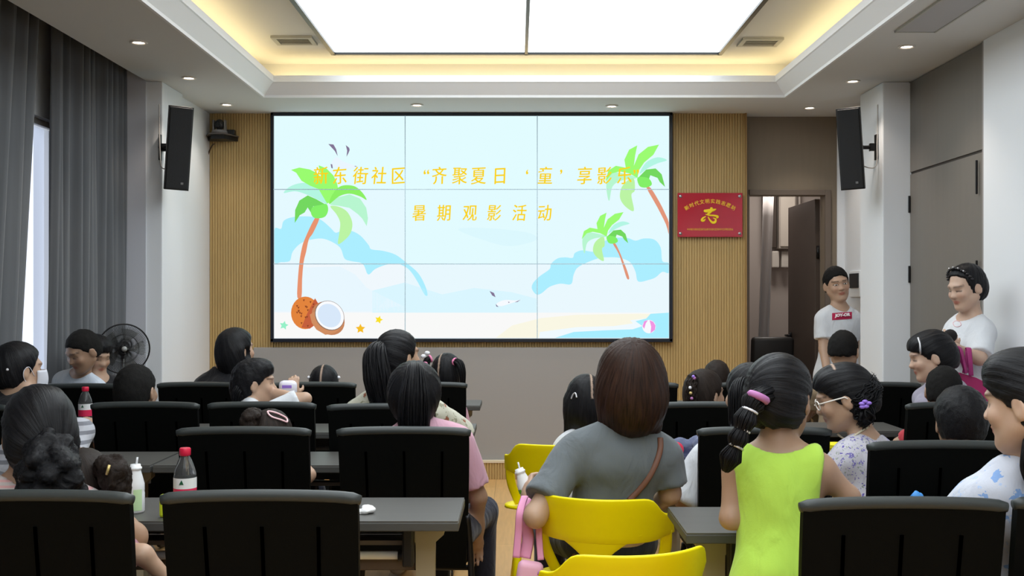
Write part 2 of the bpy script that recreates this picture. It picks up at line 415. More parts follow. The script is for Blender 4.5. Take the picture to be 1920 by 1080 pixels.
# ---------------------------------------------------------------- left wall: pilaster, window bay, curtains
b = MB()
b.box((XL - 0.0, 7.83, HS / 2), (0.12, 0.84, HS)); struct('wall_left_front', b, WHITE)                   # niche beside the pilaster
struct('wall_left_pilaster', MB().box((XL - 0.05, 7.215, HS / 2), (0.30, 0.43, HS), bev=0.006), WHITE)
struct('wall_left_reveal', MB().box((XL - 0.22, 7.02, 1.6), (0.43, 0.06, 3.2)), mat('shaded_white_paint', rgb(196, 198, 206), 0.7))  # greyish tone paints in the shade on this white return
# wall with a window opening behind the curtains
XW = XL - 0.37
b = MB(); b.box((XW - 0.1, 6.86, 1.6), (0.2, 0.5, 3.2)); b.box((XW - 0.1, 2.0, 0.4), (0.2, 9.2, 0.8)); b.box((XW - 0.1, 2.0, 2.825), (0.2, 9.2, 0.75)); b.box((XW - 0.1, -0.9, 1.6), (0.2, 4.6, 3.2))
struct('wall_left', b, WHITE)
w = thing('window_1', '', ''); del w['label'], w['category']; w['kind'] = 'structure'; w.location = (XW - 0.08, 4.2, 0.8)
fm = mat('white_window_frame', rgb(228, 228, 226), 0.4)
f = MB()
for y in (-2.4, -1.2, 0.0, 1.15, 2.38): f.box((0, y, 0.82), (0.06, 0.045, 1.64))
for z in (0.02, 1.635): f.box((0, 0, z), (0.06, 4.8, 0.035))
f.build('window_frame', fm, w)
gl = mat('window_glass', (0.95, 0.97, 1), 0.02, trans=1.0, ior=1.01)
for (a, c) in ((-2.4, -1.2), (-1.2, 0.0), (0.0, 1.15), (1.15, 2.38)): MB().box((0, (a + c) / 2, 0.82), (0.006, c - a - 0.05, 1.58)).build('pane', gl, w)

CURT = mat('grey_curtain', rgb(96, 99, 103), 0.85, noise_amt=0.06, noise_scale=9, stretch=(6, 6, 0.3), sheen=0.25)
def curtain(y0, y1, lean0, lean1, lab, seed, n):
    rnd = random.Random(seed); ph = [rnd.uniform(0, 6) for _ in range(6)]
    xc = XL - 0.27; zt, zb = 3.10, 0.03
    t = thing('curtain', lab, 'curtain', (xc, (y0 + y1) / 2, 0), 0, 'dark grey curtains on the left wall')
    ym = (y0 + y1) / 2
    def bow(y):
        k = min(1.0, max(0.0, (y - 6.15) / 0.8)); return 0.12 * k * k * (3 - 2 * k)
    def fn(u, v):
        z = zt + (zb - zt) * v
        a = u * n * 2 * PI
        amp = 0.026 + 0.010 * math.sin(a / n * 3 + ph[0])
        x = amp * math.sin(a + 0.6 * math.sin(a * 0.37 + ph[1]) + 0.25 * math.sin(v * 2 + ph[2])) + 0.009 * math.sin(2.3 * a + ph[3]) + 0.005 * math.sin(v * 5 + a * 0.5)
        y = y0 + (y1 - y0) * u + (lean0 * (1 - u) + lean1 * u) * v + 0.008 * math.sin(v * 4 + a * 0.7)
        return (x + bow(y), y - ym, z)
    o = MB().grid(fn, n * 14, 14).build('fabric', CURT, t, True, fix=False)
    md = o.modifiers.new('thickness', 'SOLIDIFY'); md.thickness = 0.004
    MB().box((0, 0, zt - 0.02), (0.03, (y1 - y0) * 0.9, 0.05)).build('heading_tape', mat('curtain_heading', rgb(70, 72, 78), 0.9), t)
G0 = 2.70 / 875 * F; G1 = 2.70 / 892 * F          # where the bright gap stands along the wall
curtain(G0, 6.98, -0.04, 0.0, 'dark grey pleated curtain between the bright window gap and the white pilaster', 3, 10)
curtain(4.25, G1, 0.0, -0.34, 'dark grey pleated curtain left of the bright window gap', 5, 13)
curtain(1.9, 4.2, 0.0, 0.0, 'dark grey pleated curtain at the left edge, nearest along the wall', 8, 13)

# ---------------------------------------------------------------- right wall: pilaster, tall door, white wall
struct('wall_right_niche', MB().box((2.62, 7.95, HS / 2), (0.12, 0.9, HS)), WHITE)
struct('wall_right_pilaster', MB().box((2.55, 7.24, HS / 2), (0.30, 0.46, HS), bev=0.008), WHITE)
b = MB(); b.box((XR + 0.10, 6.45, HS / 2), (0.14, 1.18, HS)); struct('wall_right_panel', b, BROWN)
b = MB(); b.box((XR + 0.05, 1.34, HS / 2), (0.1, 9.08, HS)); struct('wall_right', b, WHITE)
d = thing('door_2', '', ''); del d['label'], d['category']; d['kind'] = 'structure'; d.location = (XR + 0.026, 6.46, 0)
MB().box((0, 0, 1.10), (0.03, 1.10, 2.19), bev=0.002).build('leaf', DOORM, d)
MB().box((0, 0, 2.505), (0.03, 1.10, 0.59), bev=0.002).build('transom_panel', DOORM, d)
MB().box((0.004, 0.0, 2.203), (0.02, 1.1, 0.014)).build('joint_strip', mat('dark_joint', rgb(60, 52, 46), 0.6), d)
fb = MB(); fb.box((-0.002, 0.565, HS / 2), (0.04, 0.03, HS), bev=0.003); fb.box((-0.002, -0.565, HS / 2), (0.04, 0.03, HS), bev=0.003)
fb.build('door_frame', mat('door_frame_grey', rgb(150, 146, 144), 0.5), d)
for z in (1.54, 2.0): MB().box((-0.022, 0.545, z), (0.012, 0.02, 0.11), bev=0.002).build('hinge', BLACKM, d)
for z in (1.50, 2.06): MB().box((-0.03, -0.50, z), (0.012, 0.010, 0.19), bev=0.003).build('door_handle', BLACKM, d)
# switch panel in the niche behind the standing man
t = thing('switch_panel', 'small black control screen on white back plate by the standing man', 'control panel', (2.558, 8.06, 1.515))
MB().box((-0.004, 0, -0.025), (0.012, 0.24, 0.20), bev=0.004).build('back_plate', TRIMW, t)
MB().box((-0.014, 0.0, 0.0), (0.014, 0.20, 0.11), bev=0.004).build('screen', BLACKP, t)
# ================================================================ video wall
def L(r, g, b): return glow('pixel_%d_%d_%d' % (r, g, b), rgb(r, g, b), 1.0)
sx0, sx1, sy0, sy1 = 517.0, 1252.5, 220.0, 634.0
YS = YF - 0.055
vw = thing('video_wall', 'three by three video wall showing a seaside summer picture with palms and yellow lettering', 'screen', (xw((sx0 + sx1) / 2), YF, zw(640)))
vo = Vector(vw.location)
def S(px, py, lay=0): return Vector(((px - CX) * YF / F, YS - 0.0012 * lay, CAMZ - (py - CY) * YF / F)) - vo
def S1(px, py, lay=0): return S(px, py, lay)
b = MB(); bz = mat('video_wall_bezel', rgb(26, 32, 44), 0.3)
X0, X1, Z0, Z1 = xw(511), xw(1259), zw(640), zw(214)
b.box((( xw(511) + xw(517)) / 2 - vo.x, -0.03, (Z0 + Z1) / 2 - vo.z), (xw(517) - xw(511), 0.085, Z1 - Z0), bev=0.004)
b.box(((xw(1252.5) + xw(1259)) / 2 - vo.x, -0.03, (Z0 + Z1) / 2 - vo.z), (xw(1259) - xw(1252.5), 0.085, Z1 - Z0), bev=0.004)
b.box(((X0 + X1) / 2 - vo.x, -0.03, (zw(214) + zw(220)) / 2 - vo.z), (X1 - X0, 0.085, zw(214) - zw(220)), bev=0.004)
b.box(((X0 + X1) / 2 - vo.x, -0.03, (zw(634) + zw(641)) / 2 - vo.z), (X1 - X0, 0.085, zw(634) - zw(641)), bev=0.004)
b.build('bezel', bz, vw)
MB().box(((X0 + X1) / 2 - vo.x, -0.012, (Z0 + Z1) / 2 - vo.z), (X1 - X0 - 0.02, 0.05, Z1 - Z0 - 0.02)).build('back_housing', BLACKP, vw)
cols = [(226, 252, 255), (226, 252, 255), (226, 251, 255), (229, 249, 255), (226, 251, 255), (228, 250, 255), (240, 248, 253), (232, 248, 254), (234, 248, 254)]
cxs, cys = [sx0, 761.5, 1007, sx1], [sy0, 357, 495.5, sy1]
for r in range(3):
    for c in range(3):
        p = MB().face([S(cxs[c], cys[r]), S(cxs[c + 1], cys[r]), S(cxs[c + 1], cys[r + 1]), S(cxs[c], cys[r + 1])])
        p.build('screen_panel', L(*cols[r * 3 + c]), vw)
def shape(mb, pts, col, lay, off=(0, 0, 1), closed=True, smooth=5, poly=False):
    P = [(off[0] + x / off[2], off[1] + y / off[2], 0) for x, y in pts]
    if not poly: P = [tuple(p) for p in spline(P, smooth, True)]
    P = [(min(max(p[0], sx0 + .5), sx1 - .5), min(max(p[1], sy0 + .5), sy1 - .5)) for p in P]
    mb.use(L(*col)).face([S(x, y, lay) for x, y in P])
A = (510, 220, 2.571); B = (900, 260, 2.842)
cl = MB()
shape(cl, [(517, 432), (530, 430), (535, 415), (553, 408), (584, 407), (604, 413), (622, 428), (631, 437), (640, 435), (658, 433), (677, 442), (693, 460), (698, 468), (720, 471), (743, 478), (762, 492), (785, 512), (798, 535), (803, 553),
           (797, 552), (785, 530), (772, 510), (760, 500), (745, 495), (725, 497), (705, 505), (692, 515), (682, 495), (660, 490), (648, 485), (640, 465), (620, 452), (600, 448), (570, 455), (552, 472), (546, 490), (530, 492), (517, 490)], (172, 238, 255), 1, smooth=4)
shape(cl, [(997, 541), (1000, 530), (1012, 518), (1030, 505), (1033, 495), (1045, 485), (1060, 483), (1073, 484), (1077, 475), (1090, 470), (1105, 472), (1112, 472), (1128, 465), (1128, 455), (1150, 447), (1175, 447), (1190, 452), (1205, 448), (1225, 450), (1237, 465), (1240, 490), (1252, 494), (1252, 512),
           (1240, 510), (1228, 520), (1215, 525), (1195, 528), (1190, 510), (1180, 492), (1160, 484), (1140, 483), (1120, 485), (1085, 500), (1075, 515), (1070, 533), (1050, 532), (1030, 538), (1015, 550), (1005, 552)], (172, 238, 255), 1, smooth=4)
shape(cl, [(517, 494), (548, 490), (580, 502), (640, 500), (668, 515), (690, 540), (760, 575), (760, 584), (517, 584)], (232, 247, 255), 1, poly=True)
shape(cl, [(700, 545), (760, 530), (830, 552), (890, 540), (960, 548), (1006, 560), (1006, 586), (700, 586)], (218, 246, 255), 1, poly=True)
shape(cl, [(860, 432), (900, 428), (985, 436), (1006, 450), (960, 462), (920, 455)], (220, 248, 254), 1)
cl.build('cloud_picture', None, vw)
sd = MB()
shape(sd, [(517, 586), (1252, 586), (1252, 633), (517, 633)], (249, 249, 248), 1, poly=True)
shape(sd, [(930, 633), (960, 610), (1015, 596), (1080, 590), (1200, 588), (1252, 590), (1252, 633)], (250, 247, 228), 2, poly=True)
shape(sd, [(1010, 633), (1012, 622), (1080, 613), (1150, 611), (1185, 606), (1180, 600), (1215, 596), (1252, 586), (1252, 633)], (240, 250, 255), 3, poly=True)
shape(sd, [(1040, 633), (1075, 622), (1130, 619), (1185, 617), (1203, 611), (1190, 602), (1210, 597), (1218, 588), (1252, 586), (1252, 633)], (168, 238, 255), 4, poly=True)
sd.build('beach_picture', None, vw)
def palm_left():
    p = MB(); q = [(100, 258), (140, 247), (190, 256), (222, 272), (243, 292), (238, 262), (232, 236), (268, 250), (303, 285), (320, 322), (325, 345), (302, 368), (285, 415), (272, 418), (232, 350), (190, 333), (150, 310), (125, 272)]
    shape(p, [(213, 490), (235, 492), (205, 560), (185, 590), (172, 650), (160, 700), (153, 780), (150, 865), (130, 868), (132, 790), (140, 700), (150, 640), (165, 590)], (232, 148, 112), 5, A, smooth=3)
    shape(p, [(65, 368), (100, 335), (160, 320), (215, 335), (250, 378), (275, 422), (230, 402), (180, 378), (120, 360)], (180, 246, 226), 5, A)
    shape(p, q, (154, 252, 112), 6, A, poly=True)
    shape(p, [(283, 422), (300, 372), (340, 335), (400, 335), (440, 365), (462, 402), (430, 385), (380, 372), (330, 385)], (140, 240, 100), 7, A)
    shape(p, [(118, 512), (120, 450), (140, 405), (180, 380), (220, 398), (270, 426), (240, 434), (206, 432), (200, 470), (180, 438), (165, 462), (142, 475)], (116, 216, 96), 8, A, poly=True)
    shape(p, [(285, 425), (320, 390), (380, 375), (430, 395), (460, 440), (468, 490), (462, 527), (440, 490), (420, 470), (380, 440), (330, 430)], (184, 246, 208), 6, A, poly=True)
    shape(p, [(288, 432), (330, 435), (370, 460), (393, 510), (385, 560), (355, 595), (325, 612), (331, 560), (335, 510), (317, 470)], (188, 244, 164), 7, A)
    shape(p, [(270, 422), (278, 450), (265, 480), (235, 490), (207, 485), (195, 460), (205, 435), (240, 426)], (132, 240, 104), 9, A)
    p.build('palm_picture', None, vw)
palm_left()
def palm_right(f, trunk):
    p = MB(); q = lambda pts: [f(*a) for a in pts]
    shape(p, trunk, (226, 150, 122), 5, B, smooth=3)
    shape(p, q([(845, 192), (880, 132), (940, 105), (990, 120), (940, 137), (890, 162)]), (180, 246, 228), 5, B)
    shape(p, q([(670, 235), (682, 190), (730, 185), (800, 200), (830, 215), (750, 228), (702, 260), (685, 335), (672, 290)]), (184, 246, 208), 6, B)
    shape(p, q([(815, 218), (820, 280), (802, 305), (815, 388), (770, 365), (742, 320), (750, 265), (782, 228)]), (188, 244, 164), 7, B)
    shape(p, q([(665, 232), (680, 175), (720, 150), (772, 160), (765, 118), (790, 65), (833, 42), (822, 95), (815, 150), (840, 90), (890, 50), (948, 38), (918, 92), (870, 132), (843, 172), (834, 214), (790, 190), (740, 180), (700, 190)]), (156, 252, 114), 8, B, poly=True)
    shape(p, q([(835, 216), (880, 170), (930, 164), (962, 195), (980, 262), (952, 236), (940, 214), (902, 200), (890, 235)]), (116, 216, 96), 8, B, poly=True)
    shape(p, q([(835, 212), (890, 215), (910, 248), (880, 265), (845, 257)]), (132, 240, 104), 9, B)
    p.build('palm_picture', None, vw)
palm_right(lambda x, y: (x, y), [(880, 262), (905, 268), (950, 340), (980, 400), (1000, 450), (1000, 512), (985, 460), (940, 370)])
palm_right(lambda x, y: (672 + (x - 835) * 0.78, 525 + (y - 215) * 0.735), [(703, 560), (717, 560), (740, 605), (760, 655), (778, 700), (791, 745), (778, 745), (757, 680), (735, 615)])
c = MB()
circ = lambda x, y, rx, ry, a=0, n=28: [(x + rx * math.cos(t) * math.cos(a) - ry * math.sin(t) * math.sin(a), y + rx * math.cos(t) * math.sin(a) + ry * math.sin(t) * math.cos(a)) for t in [2 * PI * k / n for k in range(n)]]
shape(c, circ(168, 942, 68, 78), (226, 132, 62), 6, A, poly=True)
shape(c, [(215, 872), (232, 900), (236, 945), (225, 990), (190, 1018), (150, 1012), (175, 950)], (196, 96, 62), 7, A, poly=True)
rnd = random.Random(4)
for k in range(22):
    a, r = rnd.uniform(0, 6.28), 60 * math.sqrt(rnd.random()); x, y = 168 + r * math.cos(a), 942 + r * math.sin(a) * 1.1
    shape(c, [(x - 5, y - 3), (x + 5, y - 4), (x, y + 7)], (140, 70, 40), 8, A, poly=True)
shape(c, circ(278, 968, 70, 88, -0.75), (196, 132, 92), 9, A, poly=True)
shape(c, [(190, 950), (215, 935), (330, 1015), (355, 985), (345, 1012), (310, 1038), (265, 1047), (222, 1022), (200, 990)], (208, 142, 98), 10, A, poly=True)
shape(c, circ(285, 955, 66, 76, -0.75), (140, 112, 96), 11, A, poly=True)
shape(c, circ(286, 954, 63, 73, -0.75), (250, 252, 255), 12, A, poly=True)
shape(c, circ(284, 955, 52, 60, -0.75), (216, 232, 250), 13, A, poly=True)
c.build('coconut_picture', None, vw)
for (x, y, r, k, rot) in ((66, 1002, 22, (150, 240, 200), 0.2), (432, 1018, 24, (246, 190, 40), 0.0), (520, 975, 20, (250, 225, 40), 0.3)):
    m = MB(); P = []
    for i in range(10):
        a = rot - PI / 2 + i * PI / 5; rr = r if i % 2 == 0 else r * 0.5
        P.append((x + rr * math.cos(a), y + rr * math.sin(a)))
    shape(m, P, k, 6, A, poly=True); m.build('star_picture', None, vw)
m = MB(); O1 = (0, 0, 1)
shape(m, circ(1215, 612, 12.5, 12.5), (248, 250, 255), 6, O1, poly=True)
shape(m, [(1203, 611), (1206, 602), (1213, 600), (1209, 606), (1206, 616)], (240, 150, 226), 7, O1, poly=True)
shape(m, [(1216, 600), (1223, 603), (1227, 610), (1226, 618), (1218, 624), (1219, 612)], (240, 150, 226), 7, O1, poly=True)
m.build('beach_ball_picture', None, vw)
G = (560, 250, 5.486)
m = MB(); shape(m, [(400, 255), (470, 300), (560, 330), (610, 355), (540, 372), (420, 370), (350, 330)], (234, 246, 255), 5, G)
for P in ([(320, 122), (372, 126), (400, 175), (416, 246), (385, 192)], [(498, 133), (532, 160), (538, 182), (525, 215), (505, 252), (512, 190)], [(343, 326), (360, 330), (366, 372), (350, 365)], [(583, 348), (600, 344), (612, 356), (598, 352)]): shape(m, P, (132, 118, 150), 6, G, poly=True)
m.build('seagull_picture', None, vw)
m = MB(); shape(m, [(88, 880), (130, 860), (190, 862), (220, 858), (150, 882), (110, 892)], (246, 250, 255), 5, B)
for P in ([(52, 812), (75, 822), (84, 845), (66, 836)], [(84, 880), (100, 897), (88, 894)], [(217, 857), (200, 870), (185, 872)], [(150, 868), (160, 872), (152, 875)]): shape(m, P, (132, 118, 150), 6, B, poly=True)
m.build('seagull_picture', None, vw)
INK = L(250, 212, 30)
line1 = [('新', 604), ('东', 639), ('街', 677.6), ('社', 712), ('区', 748), ('“', 800), ('齐', 824), ('聚', 862), ('夏', 897), ('日', 936.6), ('‘', 987), ('童', 1021), ('’', 1050), ('享', 1094), ('影', 1131), ('乐', 1168), ('”', 1190)]
line2 = [('暑', 787), ('期', 833), ('观', 881), ('影', 926), ('活', 973), ('动', 1020)]
rnd = random.Random(2)
def caption(line, y, px):
    out = []
    for ch, x in line:
        sz = px * YF / F * (1.05)
        k = 1.0
        M = Matrix.Translation(S(x, y, 14)) @ Matrix.Rotation(PI / 2, 4, 'X') @ Matrix.Rotation(rnd.uniform(-0.02, 0.09), 4, 'Z') @ Matrix.Diagonal((0.84 * k, 1.0, 1, 1))
        for dx, dz, dl in ((-0.0016, 0, 0), (0.0016, 0.0012, 0.0004)): out.append(text_mesh(ch, sz, Matrix.Translation((dx, -dl, dz)) @ M, INK, 'glyph', vw, 0.0003, shear=0.10))
    return join(out, 'caption_lettering')
caption(line1, 334, 33); caption(line2, 403, 31)
sm = MB(); sc = L(150, 172, 184)
for x in (761.5, 1007): sm.box(((xw(x)) - vo.x, YS - 0.020 - vo.y, (zw(sy0) + zw(sy1)) / 2 - vo.z), (0.006, 0.003, zw(sy0) - zw(sy1)))
for y in (357, 495.5): sm.box(((xw(sx0) + xw(sx1)) / 2 - vo.x, YS - 0.0195 - vo.y, zw(y) - vo.z), (xw(sx1) - xw(sx0), 0.003, 0.006))
sm.build('panel_seam', mat('panel_seam', rgb(150, 170, 180), 0.4, emit=rgb(110, 130, 142), estr=0.8), vw)

# ================================================================ red plaque
pq = thing('plaque', 'red acrylic wall plaque with yellow writing and emblem beside the video wall', 'sign', (xw(1329), YF - 0.021, zw(404)))
ww, hh = 121 * YF / F, 82 * YF / F
MB().box((0, -0.028, 0), (ww, 0.008, hh), bev=0.0015).build('board', mat('red_acrylic', rgb(176, 22, 48), 0.12, coat=0.6), pq)
for a in (-1, 1):
    for c2 in (-1, 1):
        MB().lathe([(0, 0), (0.009, 0), (0.009, 0.026), (0.012, 0.027), (0.012, 0.034), (0.009, 0.037), (0, 0.037)], M=Matrix.Translation((a * (ww / 2 - 0.022), 0, c2 * (hh / 2 - 0.026))) @ Matrix.Rotation(PI / 2, 4, 'X')).build('standoff', CHROME, pq, True)
YEL = mat('yellow_vinyl', rgb(238, 190, 40), 0.5)
RX = Matrix.Rotation(PI / 2, 4, 'X')
arc = '新时代文明实践志愿站'; out = []
for i, ch in enumerate(arc):
    a = (i - 4.5) * 0.1225; R = 0.338
    x, z = R * math.sin(a), R * math.cos(a) - 0.235
    out.append(text_mesh(ch, 0.036, Matrix.Translation((x, -0.0328, z)) @ RX @ Matrix.Rotation(-a, 4, 'Z'), YEL, 'glyph', pq, 0.0005, offset=0.0006))
join(out, 'arc_lettering')
text_mesh('中共新东街社区委员会新东街社区新时代文明实践站', 0.0175, Matrix.Translation((0, -0.0328, -0.112)) @ RX @ Matrix.Diagonal((0.88, 1, 1, 1)), YEL, 'line_lettering', pq, 0.0004)
em = MB().use(mat('yellow_emblem', rgb(250, 216, 24), 0.5)); s = 0.00041
def stroke(pts, rr):
    P = [Vector(((x - 775) * s, -0.0335, -(y - 528) * s)) for x, y in pts]
    P = spline(P, 6); n = len(P); k = len(rr) - 1
    R = [rr[min(k, int(i / (n - 1) * k))] + (rr[min(k, int(i / (n - 1) * k) + 1)] - rr[min(k, int(i / (n - 1) * k))]) * ((i / (n - 1) * k) % 1.0) for i in range(n)]
    em.tube(P, [r * s for r in R], 8, flat=(1, 1))
stroke([(660, 440), (690, 455), (760, 450), (830, 440), (890, 420)], [16, 30, 34, 26, 8])
stroke([(800, 385), (800, 430), (770, 480), (720, 525)], [16, 34, 28, 12])
stroke([(690, 515), (760, 535), (840, 540), (915, 560), (895, 590)], [8, 14, 16, 24, 12])
stroke([(700, 555), (640, 590), (625, 630), (660, 635), (690, 600)], [6, 18, 26, 18, 5])
stroke([(735, 560), (770, 620), (820, 670), (870, 660), (880, 610), (830, 585)], [6, 16, 22, 24, 16, 5])
eo = em.build('emblem', None, pq, True)
for v in eo.data.vertices: v.co.y = -0.0335 + (v.co.y + 0.0335) * 0.12

# ================================================================ loudspeakers
GRILLE = mat('speaker_grille', rgb(30, 31, 33), 0.6, bump=0.5, bump_scale=700)
def speaker(px, py, d, yaw, pitch, wallx, lab, mount=None):
    p = W(px, py, d)
    t = thing('wall_speaker', lab, 'speaker', p, 0)
    Rm = Matrix.Rotation(0.045 if yaw > 0 else -0.045, 3, 'Y') @ Matrix.Rotation(yaw, 3, 'Z') @ Matrix.Rotation(pitch, 3, 'X')
    R4 = Rm.to_4x4(); w, h, dp = 0.150, 0.530, 0.17
    def tr(o): o.data.transform(R4); return o
    # tapered cabinet: narrower at the back
    pts = [(-w / 2, -dp / 2), (w / 2, -dp / 2), (w / 2, -dp / 2 + 0.05), (w * 0.30, dp / 2), (-w * 0.30, dp / 2), (-w / 2, -dp / 2 + 0.05)]
    tr(MB().prism([(x, y, -h / 2) for x, y in pts], (0, 0, h)).build('cabinet', mat('speaker_cabinet', rgb(26, 26, 28), 0.5), t))
    tr(MB().box((0, -dp / 2 - 0.006, 0), (w - 0.012, 0.014, h - 0.014), bev=0.005).build('grille', GRILLE, t))
    tr(MB().box((0.03, -dp / 2 - 0.014, -h / 2 + 0.045), (0.016, 0.003, 0.014), bev=0.001).build('badge', mat('speaker_badge', rgb(120, 120, 120), 0.4), t))
    s = 1 if wallx > p.x else -1; dx = wallx - p.x
    a = Rm @ Vector((0, dp / 2 - 0.01, 0.02))
    e = Vector((dx, a.y + 0.03, 0.02)) if mount is None else Vector((mount[0] - p.x, mount[1] - p.y, 0.02)); dx = e.x
    bk = MB(); bk.box((dx - s * 0.006, e.y, 0.02), (0.012, 0.05, 0.17), bev=0.002); bk.tube([a, (a.x * 0.5 + dx * 0.5, a.y + 0.04, 0.02), e], 0.013)
    bk.box((dx - s * 0.03, e.y, 0.02), (0.04, 0.03, 0.05))
    bk.build('bracket', BLACKM, t, False)
    MB().tube(spline([(dx - s * 0.004, e.y - 0.02, 0.30), (dx - s * 0.01, e.y - 0.03, 0.05), (dx - s * 0.03, e.y - 0.04, -0.12), (a.x, a.y, -0.08)], 6), 0.004, 6).build('cable', mat('white_cable', rgb(190, 186, 182), 0.5), t, True)
speaker(333, 277, 6.86, 0.42, 0.17, -2.37, 'slim black loudspeaker tilted down on the white pilaster left of the screen', (-2.345, 6.995))
speaker(1597, 278, 7.02, -0.42, 0.17, 2.40, 'slim black loudspeaker tilted down on the white pilaster right of the screen')

# ================================================================ conference camera on its shelf
t = thing('conference_camera', 'grey camera with dark lens on a small shelf, upper left of wood wall', 'camera', Vector((xw(420), YF - 0.12, zw(256))))
MB().lathe([(0, 0), (0.055, 0), (0.06, 0.01), (0.055, 0.028), (0, 0.03)]).build('base', mat('camera_grey', rgb(128, 126, 126), 0.4), t, 'auto')
for s in (-1, 1): MB().box((0.043 * s, 0, 0.065), (0.012, 0.05, 0.085), bev=0.005).build('yoke_arm', MATS['camera_grey'], t, 'auto')
MB().ball((0, 0, 0.072), (0.037, 0.042, 0.042)).build('lens_head', mat('camera_dark', rgb(52, 50, 50), 0.35), t, True)
MB().lathe([(0, 0), (0.022, 0), (0.025, 0.008), (0.018, 0.01), (0, 0.006)], M=Matrix.Translation((0, -0.038, 0.070)) @ Matrix.Rotation(PI / 2, 4, 'X')).build('lens', mat('lens_glass', rgb(20, 20, 24), 0.05), t, True)
t = thing('camera_shelf', 'small dark wall shelf holding the conference camera and a black box', 'shelf', Vector((xw(420), YF - 0.02, zw(257))))
sh = MB().prism([(-0.12, 0, -0.008), (0.12, 0, -0.008), (0.125, -0.03, -0.008), (0.06, -0.20, -0.008), (-0.06, -0.20, -0.008), (-0.125, -0.03, -0.008)], (0, 0, 0.008))
sh.build('shelf_board', mat('shelf_grey', rgb(86, 80, 78), 0.4), t)
MB().prism([(-0.115, -0.005, -0.008), (0.115, -0.005, -0.008), (0.05, -0.15, -0.008), (-0.05, -0.15, -0.008)], (0, 0, -0.03)).build('bracket', BLACKP, t)
b = thing('power_adapter', 'small dark box on the shelf beside the conference camera', 'adapter', Vector((xw(434), YF - 0.08, zw(256.6))))
MB().box((0.02, 0, 0.02), (0.06, 0.05, 0.04), bev=0.004).build('case', BLACKP, b)
t = thing('camera_cable', 'thin dark cable hanging from the camera shelf along the wood wall', 'cable', Vector((xw(410), YF - 0.03, zw(262))))
P = spline([(0.0, -0.09, -0.05), (-0.03, -0.05, -0.06), (-0.07, -0.006, -0.12), (-0.09, -0.004, -0.24), (-0.135, -0.004, -0.32)], 6)
MB().tube(P, 0.005, 6).build('cable', mat('brown_cable', rgb(70, 52, 34), 0.6), t, True)

# ================================================================ things seen through the doorway
eb = thing('electrical_box', 'grey electrical cabinet with conduits on the store room wall seen through the doorway', 'cabinet', W(1462, 405, 10.30))
BOXM = mat('electrical_box_grey', rgb(172, 164, 156), 0.5)
MB().box((0.05, -0.02, 0.0), (0.16, 0.16, 0.64), bev=0.006).build('body', BOXM, eb); MB().box((0.05, -0.106, 0), (0.14, 0.012, 0.60), bev=0.004).build('door', mat('electrical_box_door', rgb(186, 178, 168), 0.5), eb)
MB().box((-0.10, 0.0, -0.01), (0.12, 0.10, 0.60), bev=0.006).build('side_box', mat('dark_box', rgb(66, 56, 50), 0.5), eb)
for (x, r) in ((0.15, 0.016), (0.19, 0.012)): MB().tube([(x, 0.0, 0.45), (x, 0.0, 0.1), (x - 0.01, -0.03, -0.02), (x, 0.0, -0.3)], r, 8).build('conduit', BOXM, eb, True)
for x in (-0.05, 0.04): MB().box((x, -0.02, -0.42), (0.07, 0.06, 0.16), bev=0.01).build('meter', mat('meter_plastic', rgb(190, 184, 176), 0.4), eb)
cl2 = thing('hanging_cloth', 'pale cloth hanging inside the store room doorway', 'cloth', W(1441, 450, 9.6))
MB().grid(lambda u, v: (-0.05 + 0.10 * u - 0.05 * v, 0.02 * math.sin(u * 9), 0.40 - 1.5 * v), 12, 8).build('fabric', mat('pale_cloth', rgb(176, 170, 168), 0.8), cl2, True)
cl2.children[0].modifiers.new('thickness', 'SOLIDIFY').thickness = 0.004
oc = thing('office_chair', 'high backed dark office chair parked inside the doorway', 'chair', ((1447 - CX) * 8.95 / F, 8.95, 0))
LE = mat('dark_leather', rgb(30, 28, 28), 0.45)
MB().box((0, 0.0, 0.80), (0.36, 0.07, 0.52), Matrix.Rotation(0.12, 3, 'X'), bev=0.03).build('backrest', LE, oc, True)
MB().box((0, -0.24, 0.47), (0.40, 0.42, 0.09), bev=0.035).build('seat', LE, oc, True)
MB().cyl((0, -0.22, 0.10), (0, -0.22, 0.43), 0.028).build('gas_lift', BLACKM, oc, True)
for k in range(5):
    a = 2 * PI * k / 5; e = Vector((0.26 * math.cos(a), -0.22 + 0.26 * math.sin(a), 0.065))
    lg = MB().tube([(0, -0.22, 0.10), e], 0.022, 8, 0.015).build('leg', BLACKM, oc, True)
    MB().lathe([(0, -0.012), (0.03, -0.012), (0.03, 0.012), (0, 0.012)], M=Matrix.Translation((e.x, e.y, 0.03)) @ Matrix.Rotation(PI / 2, 4, 'X')).build('caster', BLACKP, lg, True)

